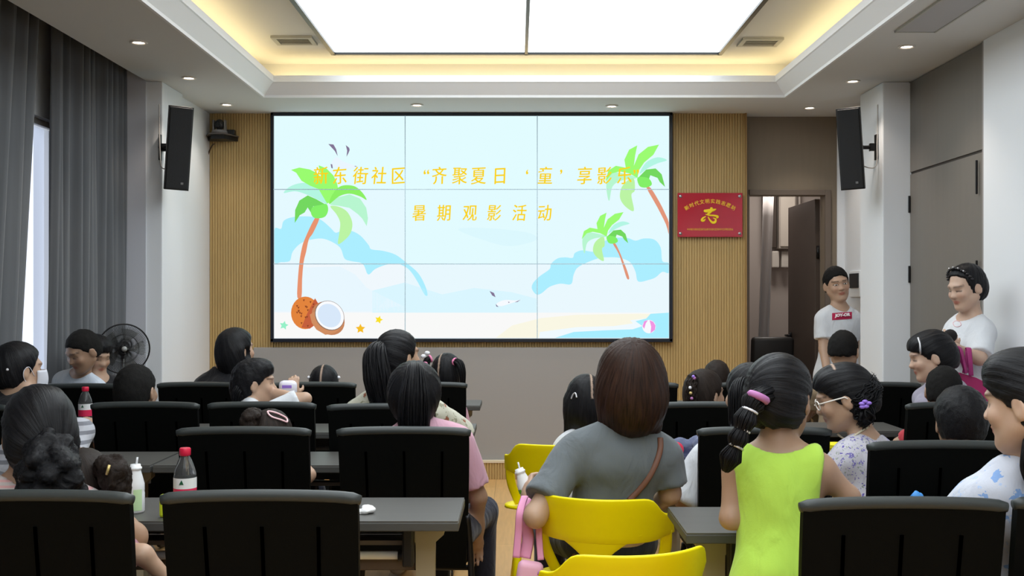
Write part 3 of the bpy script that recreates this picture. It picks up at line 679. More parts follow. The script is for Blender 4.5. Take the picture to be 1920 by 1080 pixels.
# ================================================================ standing fan in the left corner
fx = W(232, 654, 6.36)
t = thing('standing_fan', 'black pedestal fan with round wire cage in front of the curtain and pilaster', 'fan', (fx.x, fx.y, 0))
t.rotation_euler = (0, 0, 0.45)
zc = fx.z
MB().lathe([(0, 0), (0.17, 0), (0.17, 0.015), (0.05, 0.035), (0.02, 0.05), (0, 0.05)], (0, 0.06, 0)).build('base', BLACKP, t, 'auto')
MB().cyl((0, 0.06, 0.03), (0, 0.06, zc - 0.02), 0.011).build('pole', CHROME, t, True)
MB().lathe([(0, -0.01), (0.03, -0.008), (0.042, 0.01), (0.042, 0.07), (0.025, 0.10), (0, 0.105)], M=Matrix.Translation((0, 0.03, zc)) @ Matrix.Rotation(-PI / 2, 4, 'X')).build('motor', BLACKP, t, True)
RC = 0.147
def cage(yc, dep, nm):
    c = MB()
    for k in range(100):
        a = 2 * PI * k / 100
        c.tube([(r * math.cos(a), yc - dep * (1 - (r / RC) ** 2), zc + r * math.sin(a)) for r in (0.028, 0.07, 0.11, RC)], 0.0009, 4, cap=False)
    for r in (0.028, 0.085): c.tube([(r * math.cos(a), yc - dep * (1 - (r / RC) ** 2), zc + r * math.sin(a)) for a in [2 * PI * k / 36 for k in range(37)]], 0.0014, 5, cap=False)
    return c.build(nm, BLACKM, t, True)
cage(0.0, 0.035, 'front_cage'); cage(0.0, -0.03, 'rear_cage')
MB().tube([(RC * math.cos(a), 0, zc + RC * math.sin(a)) for a in [2 * PI * k / 48 for k in range(49)]], 0.0045, 8, cap=False).build('cage_rim', BLACKM, t, True)
MB().lathe([(0, 0.0), (0.012, 0), (0.016, -0.008), (0, -0.012)], M=Matrix.Translation((0, -0.032, zc)) @ Matrix.Rotation(-PI / 2, 4, 'X')).build('hub_badge', mat('fan_badge', rgb(150, 152, 150), 0.35), t, True)
SMK = mat('smoked_blade', rgb(96, 98, 96), 0.25, alpha=0.75)
for k in range(5):
    a = 2 * PI * k / 5
    def fn(u, v, a=a):
        r = 0.02 + 0.10 * u; w = (0.25 + 0.55 * math.sin(min(1, u * 1.2) * PI / 2)) * (v - 0.5)
        return (r * math.cos(a + w), 0.0 + 0.03 * (v - 0.5), zc + r * math.sin(a + w))
    MB().grid(fn, 6, 6).build('blade', SMK, t, True)
# ================================================================ black meeting chairs
LEATHER = mat('black_leather', (0.0020, 0.0024, 0.0022), 0.55, spec=0.07, bump=0.06, bump_scale=300)
ROLL = mat('leather_roll_highlight', (0.028, 0.034, 0.034), 0.42, spec=0.5, bump=0.04, bump_scale=300)  # lighter base than LEATHER paints a highlight along the chair tops
SLIT = mat('black_slit', (0.0, 0.0, 0.0), 0.95, spec=0.0)
def make_chair():
    t = thing('meeting_chair', 'x', 'chair')
    # origin: floor under the top edge of the backrest; the sitter faces +y. The back leans 9 degrees towards -y at the top
    w, zb, zt = 0.48, 0.40, 0.922; lean = 0.155
    yc = lambda z: (zt - z) * lean
    def fn(side):
        def g(u, v):
            z = zb + (zt - 0.02 - zb) * v; x = (u - 0.5) * (w - 0.012 - 0.030 * (1 - v) ** 2)
            dish = 0.010 * (1 - (2 * u - 1) ** 2)
            return (x, yc(z) + dish + side * 0.013, z)
        return g
    b = MB()
    n0 = 20; m0 = 12
    A = [[b.bm.verts.new(fn(-1)(i / n0, j / m0)) for j in range(m0 + 1)] for i in range(n0 + 1)]
    B2 = [[b.bm.verts.new(fn(1)(i / n0, j / m0)) for j in range(m0 + 1)] for i in range(n0 + 1)]
    for i in range(n0):
        for j in range(m0):
            b.bm.faces.new((A[i][j], A[i + 1][j], A[i + 1][j + 1], A[i][j + 1])); b.bm.faces.new((B2[i][j], B2[i][j + 1], B2[i + 1][j + 1], B2[i + 1][j]))
    for j in range(m0):
        b.bm.faces.new((A[0][j], A[0][j + 1], B2[0][j + 1], B2[0][j])); b.bm.faces.new((A[n0][j], B2[n0][j], B2[n0][j + 1], A[n0][j + 1]))
    for i in range(n0):
        b.bm.faces.new((A[i][0], B2[i][0], B2[i + 1][0], A[i + 1][0])); b.bm.faces.new((A[i][m0], A[i + 1][m0], B2[i + 1][m0], B2[i][m0]))
    br = b.build('backrest', LEATHER, t, 'auto')
    # padded roll along the top edge
    P = [((u - 0.5) * w, yc(zt) + 0.010 * (1 - (2 * u - 1) ** 2), zt - 0.016 - 0.005 * abs(2 * u - 1) ** 8 + 0.004 * (1 - (2 * u - 1) ** 2)) for u in [i / 24 for i in range(25)]]
    R = [0.0155 * min(1.0, 0.75 + 10 * min(i, 24 - i) / 24) for i in range(25)]
    MB().tube(P, R, 12).build('top_roll', ROLL, t, True)
    for x in (-0.137, 0.0, 0.137):
        u = x / w + 0.5; d = 0.010 * (1 - (2 * u - 1) ** 2)
        s = MB()
        s.tube([(x * (1 - 0.03 * k / 6), yc(z) + d - 0.0125, z) for k, z in [(k, 0.835 - 0.28 * k / 6) for k in range(7)]], 0.0052, 6, flat=(1, 1))
        s.build('seam', SLIT, t, True)
    MB().box((0, 0.30, 0.435), (0.46, 0.44, 0.065), bev=0.028, seg=3).build('seat', LEATHER, t, True)
    MB().box((0, 0.29, 0.393), (0.30, 0.30, 0.022), bev=0.004).build('seat_pan', BLACKP, t)
    for s in (-1, 1):
        P = spline([(s * 0.225, yc(0.62) + 0.0, 0.60), (s * 0.238, 0.07, 0.40), (s * 0.24, 0.02, 0.10), (s * 0.24, 0.05, 0.014), (s * 0.24, 0.30, 0.012), (s * 0.24, 0.50, 0.014), (s * 0.238, 0.53, 0.10), (s * 0.21, 0.49, 0.395)], 6)
        MB().tube(P, 0.0115, 8).build('leg_frame', BLACKM, t, True)
    MB().tube([(-0.24, 0.10, 0.395), (0.24, 0.10, 0.395)], 0.010, 8).build('crossbar', BLACKM, t, True)
    return t
chair0 = make_chair(); _used = [False]
def chair(pxc, d, lab, rz=0.0, x=None, dz=0):
    loc = (((pxc - CX) * d / F) if x is None else x, d, 0)
    lab = 'black meeting chair with slotted back ' + lab
    g = 'black meeting chairs in rows'
    if not _used[0]:
        _used[0] = True; chair0.location = loc; chair0.rotation_euler = (0, 0, rz); tag(chair0, lab, 'chair', g); return chair0
    return dup(chair0, loc, rz, lab, g)
chair(62, 2.56, 'in the front left corner, behind the curly low ponytail')
chair(489, 2.56, 'hiding the base of the red-capped bottle')
chair(1694, 2.47, 'at lower right, below the blue wrapper')
chair(2092, 2.50, 'cut off by the lower right edge')
chair(457, 3.82, 'just behind the child with the pink hair clip')
chair(757, 3.82, 'behind the girl in the pink T-shirt')
chair(1433, 3.82, 'behind the woman in the white T-shirt')
chair(1766, 3.45, 'behind the floral girl and the orange bag', 0.0)
chair(272, 4.74, 'behind the crop-haired boy on the left')
chair(491, 4.74, 'behind the girl sipping with raised arm')
chair(716, 4.66, 'behind the woman in the cream blouse')
chair(-87, 4.65, 'at the left edge, behind the masked woman')
chair(1327, 4.74, 'behind the girl with beaded braids')
chair(1796, 4.74, 'behind the boy with black hair at right', 0.10)
chair(150, 5.75, 'in front of the bowed boy in pale blue')
chair(377, 5.85, 'behind the bobbed woman in black')
chair(586, 5.85, 'behind the small head with white hair ties')
chair(794, 5.85, 'behind the girl with pink bobbles')
chair(1190, 5.85, 'mostly hidden by the brown bob, back row')
chair(1425, 5.85, 'in the back row, behind the lime-top girl')
chair(1644, 5.85, 'in the back row below the white pilaster')

# ================================================================ folding training tables
TOP = mat('grey_oak_top', rgb(75, 74, 71), 0.45, noise_amt=0.16, noise_scale=4, stretch=(0.7, 16, 16))
TEDGE = mat('grey_table_edge', rgb(70, 70, 68), 0.5)
BEIGE = mat('beige_table_leg', rgb(160, 152, 132), 0.45)
SHELF = mat('under_shelf', rgb(116, 108, 100), 0.5, noise_amt=0.1, noise_scale=4, stretch=(0.7, 16, 16))
def make_table(w):
    t = thing('training_table', 'x', 'table'); hw = w / 2; D = 0.38
    MB().box((0, 0, 0.7175), (w - 0.004, D - 0.004, 0.005)).build('tabletop', TOP, t)
    MB().box((0, 0, 0.7025), (w, D, 0.026), bev=0.003).build('edge_band', TEDGE, t)
    sh = MB().box((0, 0.10, 0.60), (w - 0.26, 0.20, 0.014), Matrix.Rotation(-0.12, 3, 'X')); sh.box((0, 0.19, 0.645), (w - 0.26, 0.012, 0.09))
    sh.build('book_shelf', SHELF, t)
    MB().tube([(-hw + 0.17, -0.01, 0.575), (hw - 0.17, -0.01, 0.575)], 0.013, 12).build('shelf_rail', mat('white_rail', rgb(222, 222, 218), 0.35), t, True)
    MB().box((0, 0.03, 0.55), (w - 0.30, 0.035, 0.055), bev=0.003).build('beam', mat('dark_beam', rgb(88, 74, 62), 0.5), t)
    for s in (-1, 1):
        x = s * (hw - 0.115)
        MB().box((s * (hw - 0.165), 0.01, 0.62), (0.035, 0.15, 0.14), bev=0.006).build('hinge_plate', BLACKP, t)
        MB().tube([(s * (hw - 0.20), -0.01, 0.575), (s * (hw - 0.155), -0.01, 0.575)], 0.019, 12).build('rail_cap', BLACKP, t, True)
        l = MB(); l.prism([(x - 0.06, -0.014, 0.69), (x + 0.06, -0.014, 0.69), (x + 0.058, -0.014, 0.64), (x + 0.030, -0.014, 0.615), (x + 0.026, -0.014, 0.06), (x - 0.026, -0.014, 0.06), (x - 0.030, -0.014, 0.615), (x - 0.058, -0.014, 0.64)], (0, 0.05, 0))
        lo = l.build('leg', BEIGE, t)
        MB().box((x, 0.01, 0.055), (0.05, 0.40, 0.03), bev=0.008).build('foot', BEIGE, lo)
        for y in (-0.165, 0.185):
            MB().lathe([(0, -0.011), (0.018, -0.011), (0.020, -0.008), (0.020, 0.008), (0.018, 0.011), (0, 0.011)], M=Matrix.Translation((x, y, 0.0205)) @ Matrix.Rotation(PI / 2, 4, 'Y')).build('caster', BLACKP, lo, True)
    return t
tA = make_table(1.26); _t = [False]
def table(x0, d0, lab, w=1.26):
    loc = (x0 + w / 2, d0 + 0.19, 0); lab = 'narrow grey wood-grain training table ' + lab; g = 'training tables in rows'
    if not _t[0]:
        _t[0] = True; tA.location = loc; tag(tA, lab, 'table', g); return tA
    return dup(tA, loc, 0, lab, g)
table(-1.435, 3.18, 'with the water bottle and tissue on it')
tC = make_table(0.80)
def table_s(x0, d0, lab):
    loc = (x0 + 0.40, d0 + 0.19, 0); lab = 'shorter grey training table ' + lab; g = 'training tables in rows'
    if 'placed' not in tC: tC['placed'] = 1; tC.location = loc; tag(tC, lab, 'table', g); return tC
    return dup(tC, loc, 0, lab, g)
table_s(-2.245, 3.18, 'under the milk bottle, by the curly ponytail')
table(-1.45, 4.24, 'beside the girl in the pink T-shirt'); table_s(-2.26, 4.24, 'with the folded jacket, by the white sleeve')
table(-1.475, 5.27, 'under the elbows of the woman in the cream blouse'); table_s(-2.285, 5.27, 'with the pink-labelled bottle on it')
table(-1.49, 6.58, 'in the back row, by the girl with pink bobbles'); table_s(-2.30, 6.58, 'in the back row, by the bowed boy')
table(0.478, 3.02, 'beside the lime-top girl at the aisle'); table_s(1.75, 3.02, 'by the woman in blue floral at right')
table(0.49, 4.06, 'with the navy clothes and yellow tub'); table_s(1.76, 4.06, 'with the orange bag on it')
table(0.70, 5.33, 'beyond the girl with beaded braids')
table(0.50, 6.55, 'in the back row on the right block'); table_s(1.78, 6.55, 'in the back row nearest the tall taupe door')
del tC['placed']
for o in bpy.data.objects:
    if 'placed' in o: del o['placed']

# ================================================================ yellow plastic chairs
YP = mat('yellow_plastic', rgb(232, 214, 0), 0.42, spec=0.3)
def make_yellow():
    t = thing('plastic_chair', 'x', 'chair')
    # wrap-round band (backrest running into low arms), central stem, seat shell, four tapered legs; sitter faces +y
    zt = 0.745
    def band(u, v):
        a = (u - 0.5) * 2                       # -1..1 across
        x = 0.232 * math.sin(a * 1.32) / math.sin(1.32); y = 0.20 * (1 - math.cos(a * 1.32)) * 1.25
        e = abs(a); st = 1 / (1 + math.exp(-(e - 0.74) / 0.045))
        top = zt - 0.006 * e ** 2 - 0.060 * st
        bot = zt - 0.150 + 0.012 * st
        return (x, y + 0.045 * (1 - v), bot + (top - bot) * v)
    s = MB().grid(band, 36, 6)
    def stem(u, v):
        z = 0.44 + (zt - 0.120 - 0.44) * v; wd = 0.036 + 0.11 * max(0, v - 0.5) ** 1.5 * 3 + 0.07 * max(0, 0.35 - v)
        x = (u - 0.5) * 2 * wd; return (x, 0.036 + 0.06 * (1 - v) + 2.3 * x * x, z)
    s.grid(stem, 8, 10)
    o = s.build('backrest', YP, t, True); md = o.modifiers.new('thickness', 'SOLIDIFY'); md.thickness = 0.012; md.offset = 0
    md = o.modifiers.new('round', 'BEVEL'); md.width = 0.004; md.segments = 2; md.limit_method = 'ANGLE'
    def seat(u, v):
        a = u * 2 * PI; r = 0.21 * v * (1 + 0.10 * math.cos(a * 4)) ; x = r * math.cos(a) * 1.02; y = 0.27 + r * math.sin(a) * 0.98
        return (x, y, 0.438 - 0.016 * (1 - v * v) + 0.03 * max(0, v - 0.6) * max(0, -math.sin(a)))
    so = MB().grid(seat, 36, 8, True).build('seat', YP, t, True); md = so.modifiers.new('thickness', 'SOLIDIFY'); md.thickness = 0.014; md.offset = -1
    for sx in (-1, 1):
        MB().tube(spline([(sx * 0.212, 0.20, 0.62), (sx * 0.205, 0.22, 0.54), (sx * 0.17, 0.25, 0.445)], 5), [0.02] * 11, 8, flat=(0.4, 1)).build('arm_support', YP, t, True)
        for (y0, y1) in ((0.15, 0.06), (0.40, 0.47)):
            MB().tube([(sx * 0.15, y0, 0.425), (sx * 0.205, y1, 0.0)], 0.020, 10, 0.013).build('leg', YP, t, True)
    return t
y0 = make_yellow()
y0.location = (((1139 - CX) * 3.47 / F), 3.47, -0.012); tag(y0, 'yellow plastic chair with open back, under the woman in the grey T-shirt', 'chair', 'yellow plastic chairs in the aisle')
y0.location = (0.236, 3.39, 0); y0.rotation_euler = (0, 0, -0.26)
y1 = dup(y0, (((1222 - CX) * 2.68 / F), 2.66, 0), 0.30, 'empty yellow plastic chair nearest the lower edge of the photo')
y2 = dup(y0, (0.178, 4.64, 0), 0.0, 'yellow plastic chair under the girl in front of the brown bob')
# ================================================================ people: organic surfaces from blended volumes
def npv(v): return np.array([v[0], v[1], v[2]], dtype=np.float64)
def cone(a, b, ra, rb, k=0.03): return ('c', npv(a), npv(b), ra, rb, k)
def ccone(a, b, ra, rb, k=0.02): return ('cc', npv(a), npv(b), ra, rb, k)          # flat cut at b
def ell(c, r, R=None, k=0.03): return ('e', npv(c), npv(r), np.eye(3) if R is None else np.array(R), k)
def pbounds(p, m):
    if p[0] in ('c', 'cc'):
        lo = np.minimum(p[1] - p[3], p[2] - p[4]); hi = np.maximum(p[1] + p[3], p[2] + p[4])
    else:
        e = np.sqrt(((p[3] * p[2]) ** 2).sum(axis=1)); lo, hi = p[1] - e, p[1] + e
    return lo - m, hi + m
def pdist(p, X, Y, Z):
    if p[0] in ('c', 'cc'):
        a, b, ra, rb = p[1], p[2], p[3], p[4]; ab = b - a
        if p[0] == 'cc':
            dr = ab / (np.linalg.norm(ab) + 1e-9); b2 = b + dr * rb * 1.2; ab = b2 - a
        L2 = float((ab * ab).sum()) + 1e-12
        t = np.clip(((X - a[0]) * ab[0] + (Y - a[1]) * ab[1] + (Z - a[2]) * ab[2]) / L2, 0, 1)
        d = np.sqrt((X - a[0] - t * ab[0]) ** 2 + (Y - a[1] - t * ab[1]) ** 2 + (Z - a[2] - t * ab[2]) ** 2) - (ra + (rb - ra) * t)
        if p[0] == 'cc': d = np.maximum(d, (X - b[0]) * dr[0] + (Y - b[1]) * dr[1] + (Z - b[2]) * dr[2])
        return d
    c, r, R = p[1], p[2], p[3]
    dx, dy, dz = X - c[0], Y - c[1], Z - c[2]
    u = (dx * R[0, 0] + dy * R[1, 0] + dz * R[2, 0]) / r[0]; v = (dx * R[0, 1] + dy * R[1, 1] + dz * R[2, 1]) / r[1]; w = (dx * R[0, 2] + dy * R[1, 2] + dz * R[2, 2]) / r[2]
    k0 = np.sqrt(u * u + v * v + w * w); k1 = np.sqrt((u / r[0]) ** 2 + (v / r[1]) ** 2 + (w / r[2]) ** 2) + 1e-9
    return k0 * (k0 - 1.0) / k1
def surface(prims, res, subs=(), cuts=()):
    """one closed surface round the blended volumes -> verts (n,3), quads (m,4)"""
    lo = np.full(3, 1e9); hi = -lo
    for p in prims:
        a, b = pbounds(p, res * 3 + 0.01); lo = np.minimum(lo, a); hi = np.maximum(hi, b)
    n = np.maximum(4, np.ceil((hi - lo) / res).astype(int) + 1)
    ax = [(lo[i] + res * np.arange(n[i])).astype(np.float32) for i in range(3)]
    f = np.full(tuple(n), 0.3, dtype=np.float32)
    def region(p, m):
        a, b = pbounds(p, m)
        i0 = np.clip(np.floor((a - lo) / res).astype(int), 0, n - 1); i1 = np.clip(np.ceil((b - lo) / res).astype(int) + 1, 1, n)
        sl = tuple(slice(i0[q], i1[q]) for q in range(3))
        return sl, ax[0][sl[0]][:, None, None], ax[1][sl[1]][None, :, None], ax[2][sl[2]][None, None, :]
    for p in prims:
        k = p[-1]; sl, X, Y, Z = region(p, k + res * 4)
        if f[sl].size == 0: continue
        d = pdist(p, X, Y, Z); g = f[sl]
        h = np.clip(0.5 + 0.5 * (g - d) / k, 0, 1)
        f[sl] = g * (1 - h) + d * h - k * h * (1 - h)
    for p in subs:
        k = p[-1]; sl, X, Y, Z = region(p, k + res * 4)
        if f[sl].size == 0: continue
        d = -pdist(p, X, Y, Z); g = f[sl]
        h = np.clip(0.5 + 0.5 * (d - g) / k, 0, 1)
        f[sl] = g * (1 - h) + d * h + k * h * (1 - h)
    if cuts:
        X, Y, Z = ax[0][:, None, None], ax[1][None, :, None], ax[2][None, None, :]
        for c in cuts: f = np.maximum(f, c(X, Y, Z))
    f[0] = f[-1] = 0.3; f[:, 0] = f[:, -1] = 0.3; f[:, :, 0] = f[:, :, -1] = 0.3
    s = f < 0
    m = np.zeros(tuple(n - 1), dtype=np.int8)
    for i in (0, 1):
        for j in (0, 1):
            for k in (0, 1): m += s[i:n[0] - 1 + i, j:n[1] - 1 + j, k:n[2] - 1 + k]
    act = (m > 0) & (m < 8)
    idx = np.argwhere(act)
    if len(idx) == 0: return np.zeros((0, 3)), np.zeros((0, 4), int)
    I, J, K = idx.T
    acc = np.zeros((len(idx), 3)); cnt = np.zeros(len(idx))
    cor = [(i, j, k) for i in (0, 1) for j in (0, 1) for k in (0, 1)]
    fv = {c: f[I + c[0], J + c[1], K + c[2]].astype(np.float64) for c in cor}
    for a in cor:
        for q in range(3):
            if a[q] == 0:
                b = list(a); b[q] = 1; b = tuple(b); fa, fb = fv[a], fv[b]
                x = (fa < 0) != (fb < 0); den = np.where(x, fa - fb, 1.0); t = np.where(x, fa / den, 0)
                for z in range(3): acc[:, z] += np.where(x, a[z] + (t if z == q else 0), 0)
                cnt += x
    V = lo + res * (idx + acc / cnt[:, None])
    vid = np.full(tuple(n - 1), -1, dtype=np.int64); vid[I, J, K] = np.arange(len(idx))
    quads = []
    for q in range(3):
        sl0 = [slice(1, n[z] - 1) for z in range(3)]; sl0[q] = slice(0, n[q] - 1)
        sl1 = list(sl0); sl1[q] = slice(1, n[q])
        s0, s1 = s[tuple(sl0)], s[tuple(sl1)]
        for flip, M in ((False, s0 & ~s1), (True, ~s0 & s1)):
            e = np.argwhere(M)
            if len(e) == 0: continue
            o = np.array([1, 1, 1]); o[q] = 0; e = e + o
            u, v = (q + 1) % 3, (q + 2) % 3
            du = np.zeros(3, int); du[u] = 1; dv = np.zeros(3, int); dv[v] = 1
            g = lambda w: vid[w[:, 0], w[:, 1], w[:, 2]]
            Q = np.stack([g(e - du - dv), g(e - dv), g(e), g(e - du)], axis=1)
            quads.append(Q[:, ::-1] if flip else Q)
    Q = np.concatenate(quads)
    Q = Q[(Q >= 0).all(axis=1)]
    return V, Q
def normals(V, Q):
    N = np.zeros_like(V); n = np.cross(V[Q[:, 2]] - V[Q[:, 0]], V[Q[:, 3]] - V[Q[:, 1]])
    for k in range(4): np.add.at(N, Q[:, k], n)
    return N / (np.linalg.norm(N, axis=1)[:, None] + 1e-12)
def relax(V, Q, it=1, lam=0.5):
    for _ in range(it):
        S = np.zeros_like(V); c = np.zeros(len(V))
        for k in range(4):
            for d in (1, 3):
                np.add.at(S, Q[:, k], V[Q[:, (k + d) % 4]]); np.add.at(c, Q[:, k], 1)
        V = V + lam * (S / np.maximum(c, 1)[:, None] - V)
    return V
def noise3(P, seed=0, octaves=2):
    """smooth value noise, vectorised"""
    out = np.zeros(len(P)); amp = 1.0
    for o in range(octaves):
        q = P * (2 ** o) + 17.3 * o + seed * 7.1
        i = np.floor(q).astype(np.int64); fr = q - i; fr = fr * fr * (3 - 2 * fr)
        def h(a): 
            n = (a[:, 0] * 73856093) ^ (a[:, 1] * 19349663) ^ (a[:, 2] * 83492791)
            n = (n ^ (n >> 13)) * 1274126177; return ((n & 0xffff) / 65535.0) * 2 - 1
        v = 0
        for dx in (0, 1):
            for dy in (0, 1):
                for dz in (0, 1):
                    w = (fr[:, 0] if dx else 1 - fr[:, 0]) * (fr[:, 1] if dy else 1 - fr[:, 1]) * (fr[:, 2] if dz else 1 - fr[:, 2])
                    v = v + w * h(i + np.array([dx, dy, dz]))
        out += amp * v; amp *= 0.5
    return out
def mesh_np(name, V, Q, m, parent, origin, attrs=None):
    me = bpy.data.meshes.new(name)
    V = V - np.array(origin)
    me.vertices.add(len(V)); me.vertices.foreach_set('co', V.astype(np.float32).ravel())
    me.loops.add(len(Q) * 4); me.loops.foreach_set('vertex_index', Q.astype(np.int32).ravel())
    me.polygons.add(len(Q)); me.polygons.foreach_set('loop_start', np.arange(0, len(Q) * 4, 4, dtype=np.int32))
    try: me.polygons.foreach_set('loop_total', np.full(len(Q), 4, dtype=np.int32))
    except Exception: pass
    me.polygons.foreach_set('use_smooth', np.ones(len(Q), dtype=bool))
    me.update(calc_edges=True); me.validate()
    for k, a in (attrs or {}).items():
        if a.shape[1] == 4:
            at = me.attributes.new(k, 'FLOAT_COLOR', 'POINT'); at.data.foreach_set('color', a.astype(np.float32).ravel())
        else:
            at = me.attributes.new(k, 'FLOAT_VECTOR', 'POINT'); at.data.foreach_set('vector', a.astype(np.float32).ravel())
    me.materials.append(m)
    o = bpy.data.objects.new(name, me); COL.objects.link(o); o.parent = parent
    return o

# ---------------------------------------------------------------- materials for people
def skin_mat(name, col):
    if name in MATS: return MATS[name]
    m = bpy.data.materials.new(name); m.use_nodes = True; nt = m.node_tree; b = nt.nodes['Principled BSDF']
    at = nt.nodes.new('ShaderNodeAttribute'); at.attribute_name = 'tint'
    tc = nt.nodes.new('ShaderNodeTexCoord'); nz = nt.nodes.new('ShaderNodeTexNoise'); nz.inputs['Scale'].default_value = 22; nz.inputs['Detail'].default_value = 3
    nt.links.new(tc.outputs['Object'], nz.inputs['Vector'])
    rp = nt.nodes.new('ShaderNodeValToRGB'); rp.color_ramp.elements[0].color = (col[0] * 0.92, col[1] * 0.86, col[2] * 0.84, 1); rp.color_ramp.elements[1].color = (col[0] * 1.06, col[1] * 1.07, col[2] * 1.08, 1)
    nt.links.new(nz.outputs[0], rp.inputs[0])
    mx = nt.nodes.new('ShaderNodeMix'); mx.data_type = 'RGBA'; mx.blend_type = 'MULTIPLY'; mx.inputs[0].default_value = 1
    nt.links.new(rp.outputs[0], mx.inputs[6]); nt.links.new(at.outputs['Color'], mx.inputs[7]); nt.links.new(mx.outputs[2], b.inputs['Base Color'])
    b.inputs['Roughness'].default_value = 0.5; b.inputs['Subsurface Weight'].default_value = 0.12; b.inputs['Subsurface Radius'].default_value = (0.012, 0.005, 0.003); b.inputs['Subsurface Scale'].default_value = 1.0
    MATS[name] = m; return m
SKIN = skin_mat('skin_light', (0.44, 0.29, 0.20)); SKIN_T = skin_mat('skin_tan', (0.35, 0.22, 0.145)); SKIN_P = skin_mat('skin_pale', (0.52, 0.36, 0.27))
def hair_mat(name, lo, hi, rough=0.36, part=(0.42, 0.30, 0.23)):
    if name in MATS: return MATS[name]
    m = bpy.data.materials.new(name); m.use_nodes = True; nt = m.node_tree; b = nt.nodes['Principled BSDF']
    at = nt.nodes.new('ShaderNodeAttribute'); at.attribute_name = 'flow'
    nz = nt.nodes.new('ShaderNodeTexNoise'); nz.inputs['Scale'].default_value = 3.0; nz.inputs['Detail'].default_value = 5; nz.inputs['Roughness'].default_value = 0.65
    nt.links.new(at.outputs['Vector'], nz.inputs['Vector'])
    rp = nt.nodes.new('ShaderNodeValToRGB'); rp.color_ramp.elements[0].position = 0.32; rp.color_ramp.elements[1].position = 0.72
    rp.color_ramp.elements[0].color = (*lo, 1); rp.color_ramp.elements[1].color = (*hi, 1)
    nt.links.new(nz.outputs[0], rp.inputs[0])
    a2 = nt.nodes.new('ShaderNodeAttribute'); a2.attribute_name = 'parting'
    mx = nt.nodes.new('ShaderNodeMix'); mx.data_type = 'RGBA'; mx.inputs[7].default_value = (*part, 1)
    nt.links.new(a2.outputs['Fac'], mx.inputs[0]); nt.links.new(rp.outputs[0], mx.inputs[6]); nt.links.new(mx.outputs[2], b.inputs['Base Color'])
    bp = nt.nodes.new('ShaderNodeBump'); bp.inputs['Strength'].default_value = 0.55; bp.inputs['Distance'].default_value = 0.004
    nt.links.new(nz.outputs[0], bp.inputs['Height']); nt.links.new(bp.outputs[0], b.inputs['Normal'])
    b.inputs['Roughness'].default_value = rough; b.inputs['Specular IOR Level'].default_value = 0.13
    MATS[name] = m; return m
HB = hair_mat('black_hair', (0.004, 0.004, 0.005), (0.015, 0.015, 0.017)); HBR = hair_mat('reddish_brown_hair', (0.010, 0.006, 0.005), (0.050, 0.024, 0.016), 0.4)
HD = hair_mat('dark_brown_hair', (0.010, 0.007, 0.006), (0.032, 0.022, 0.017), 0.5); HSH = hair_mat('cropped_hair', (0.006, 0.006, 0.006), (0.014, 0.013, 0.012), 0.8)
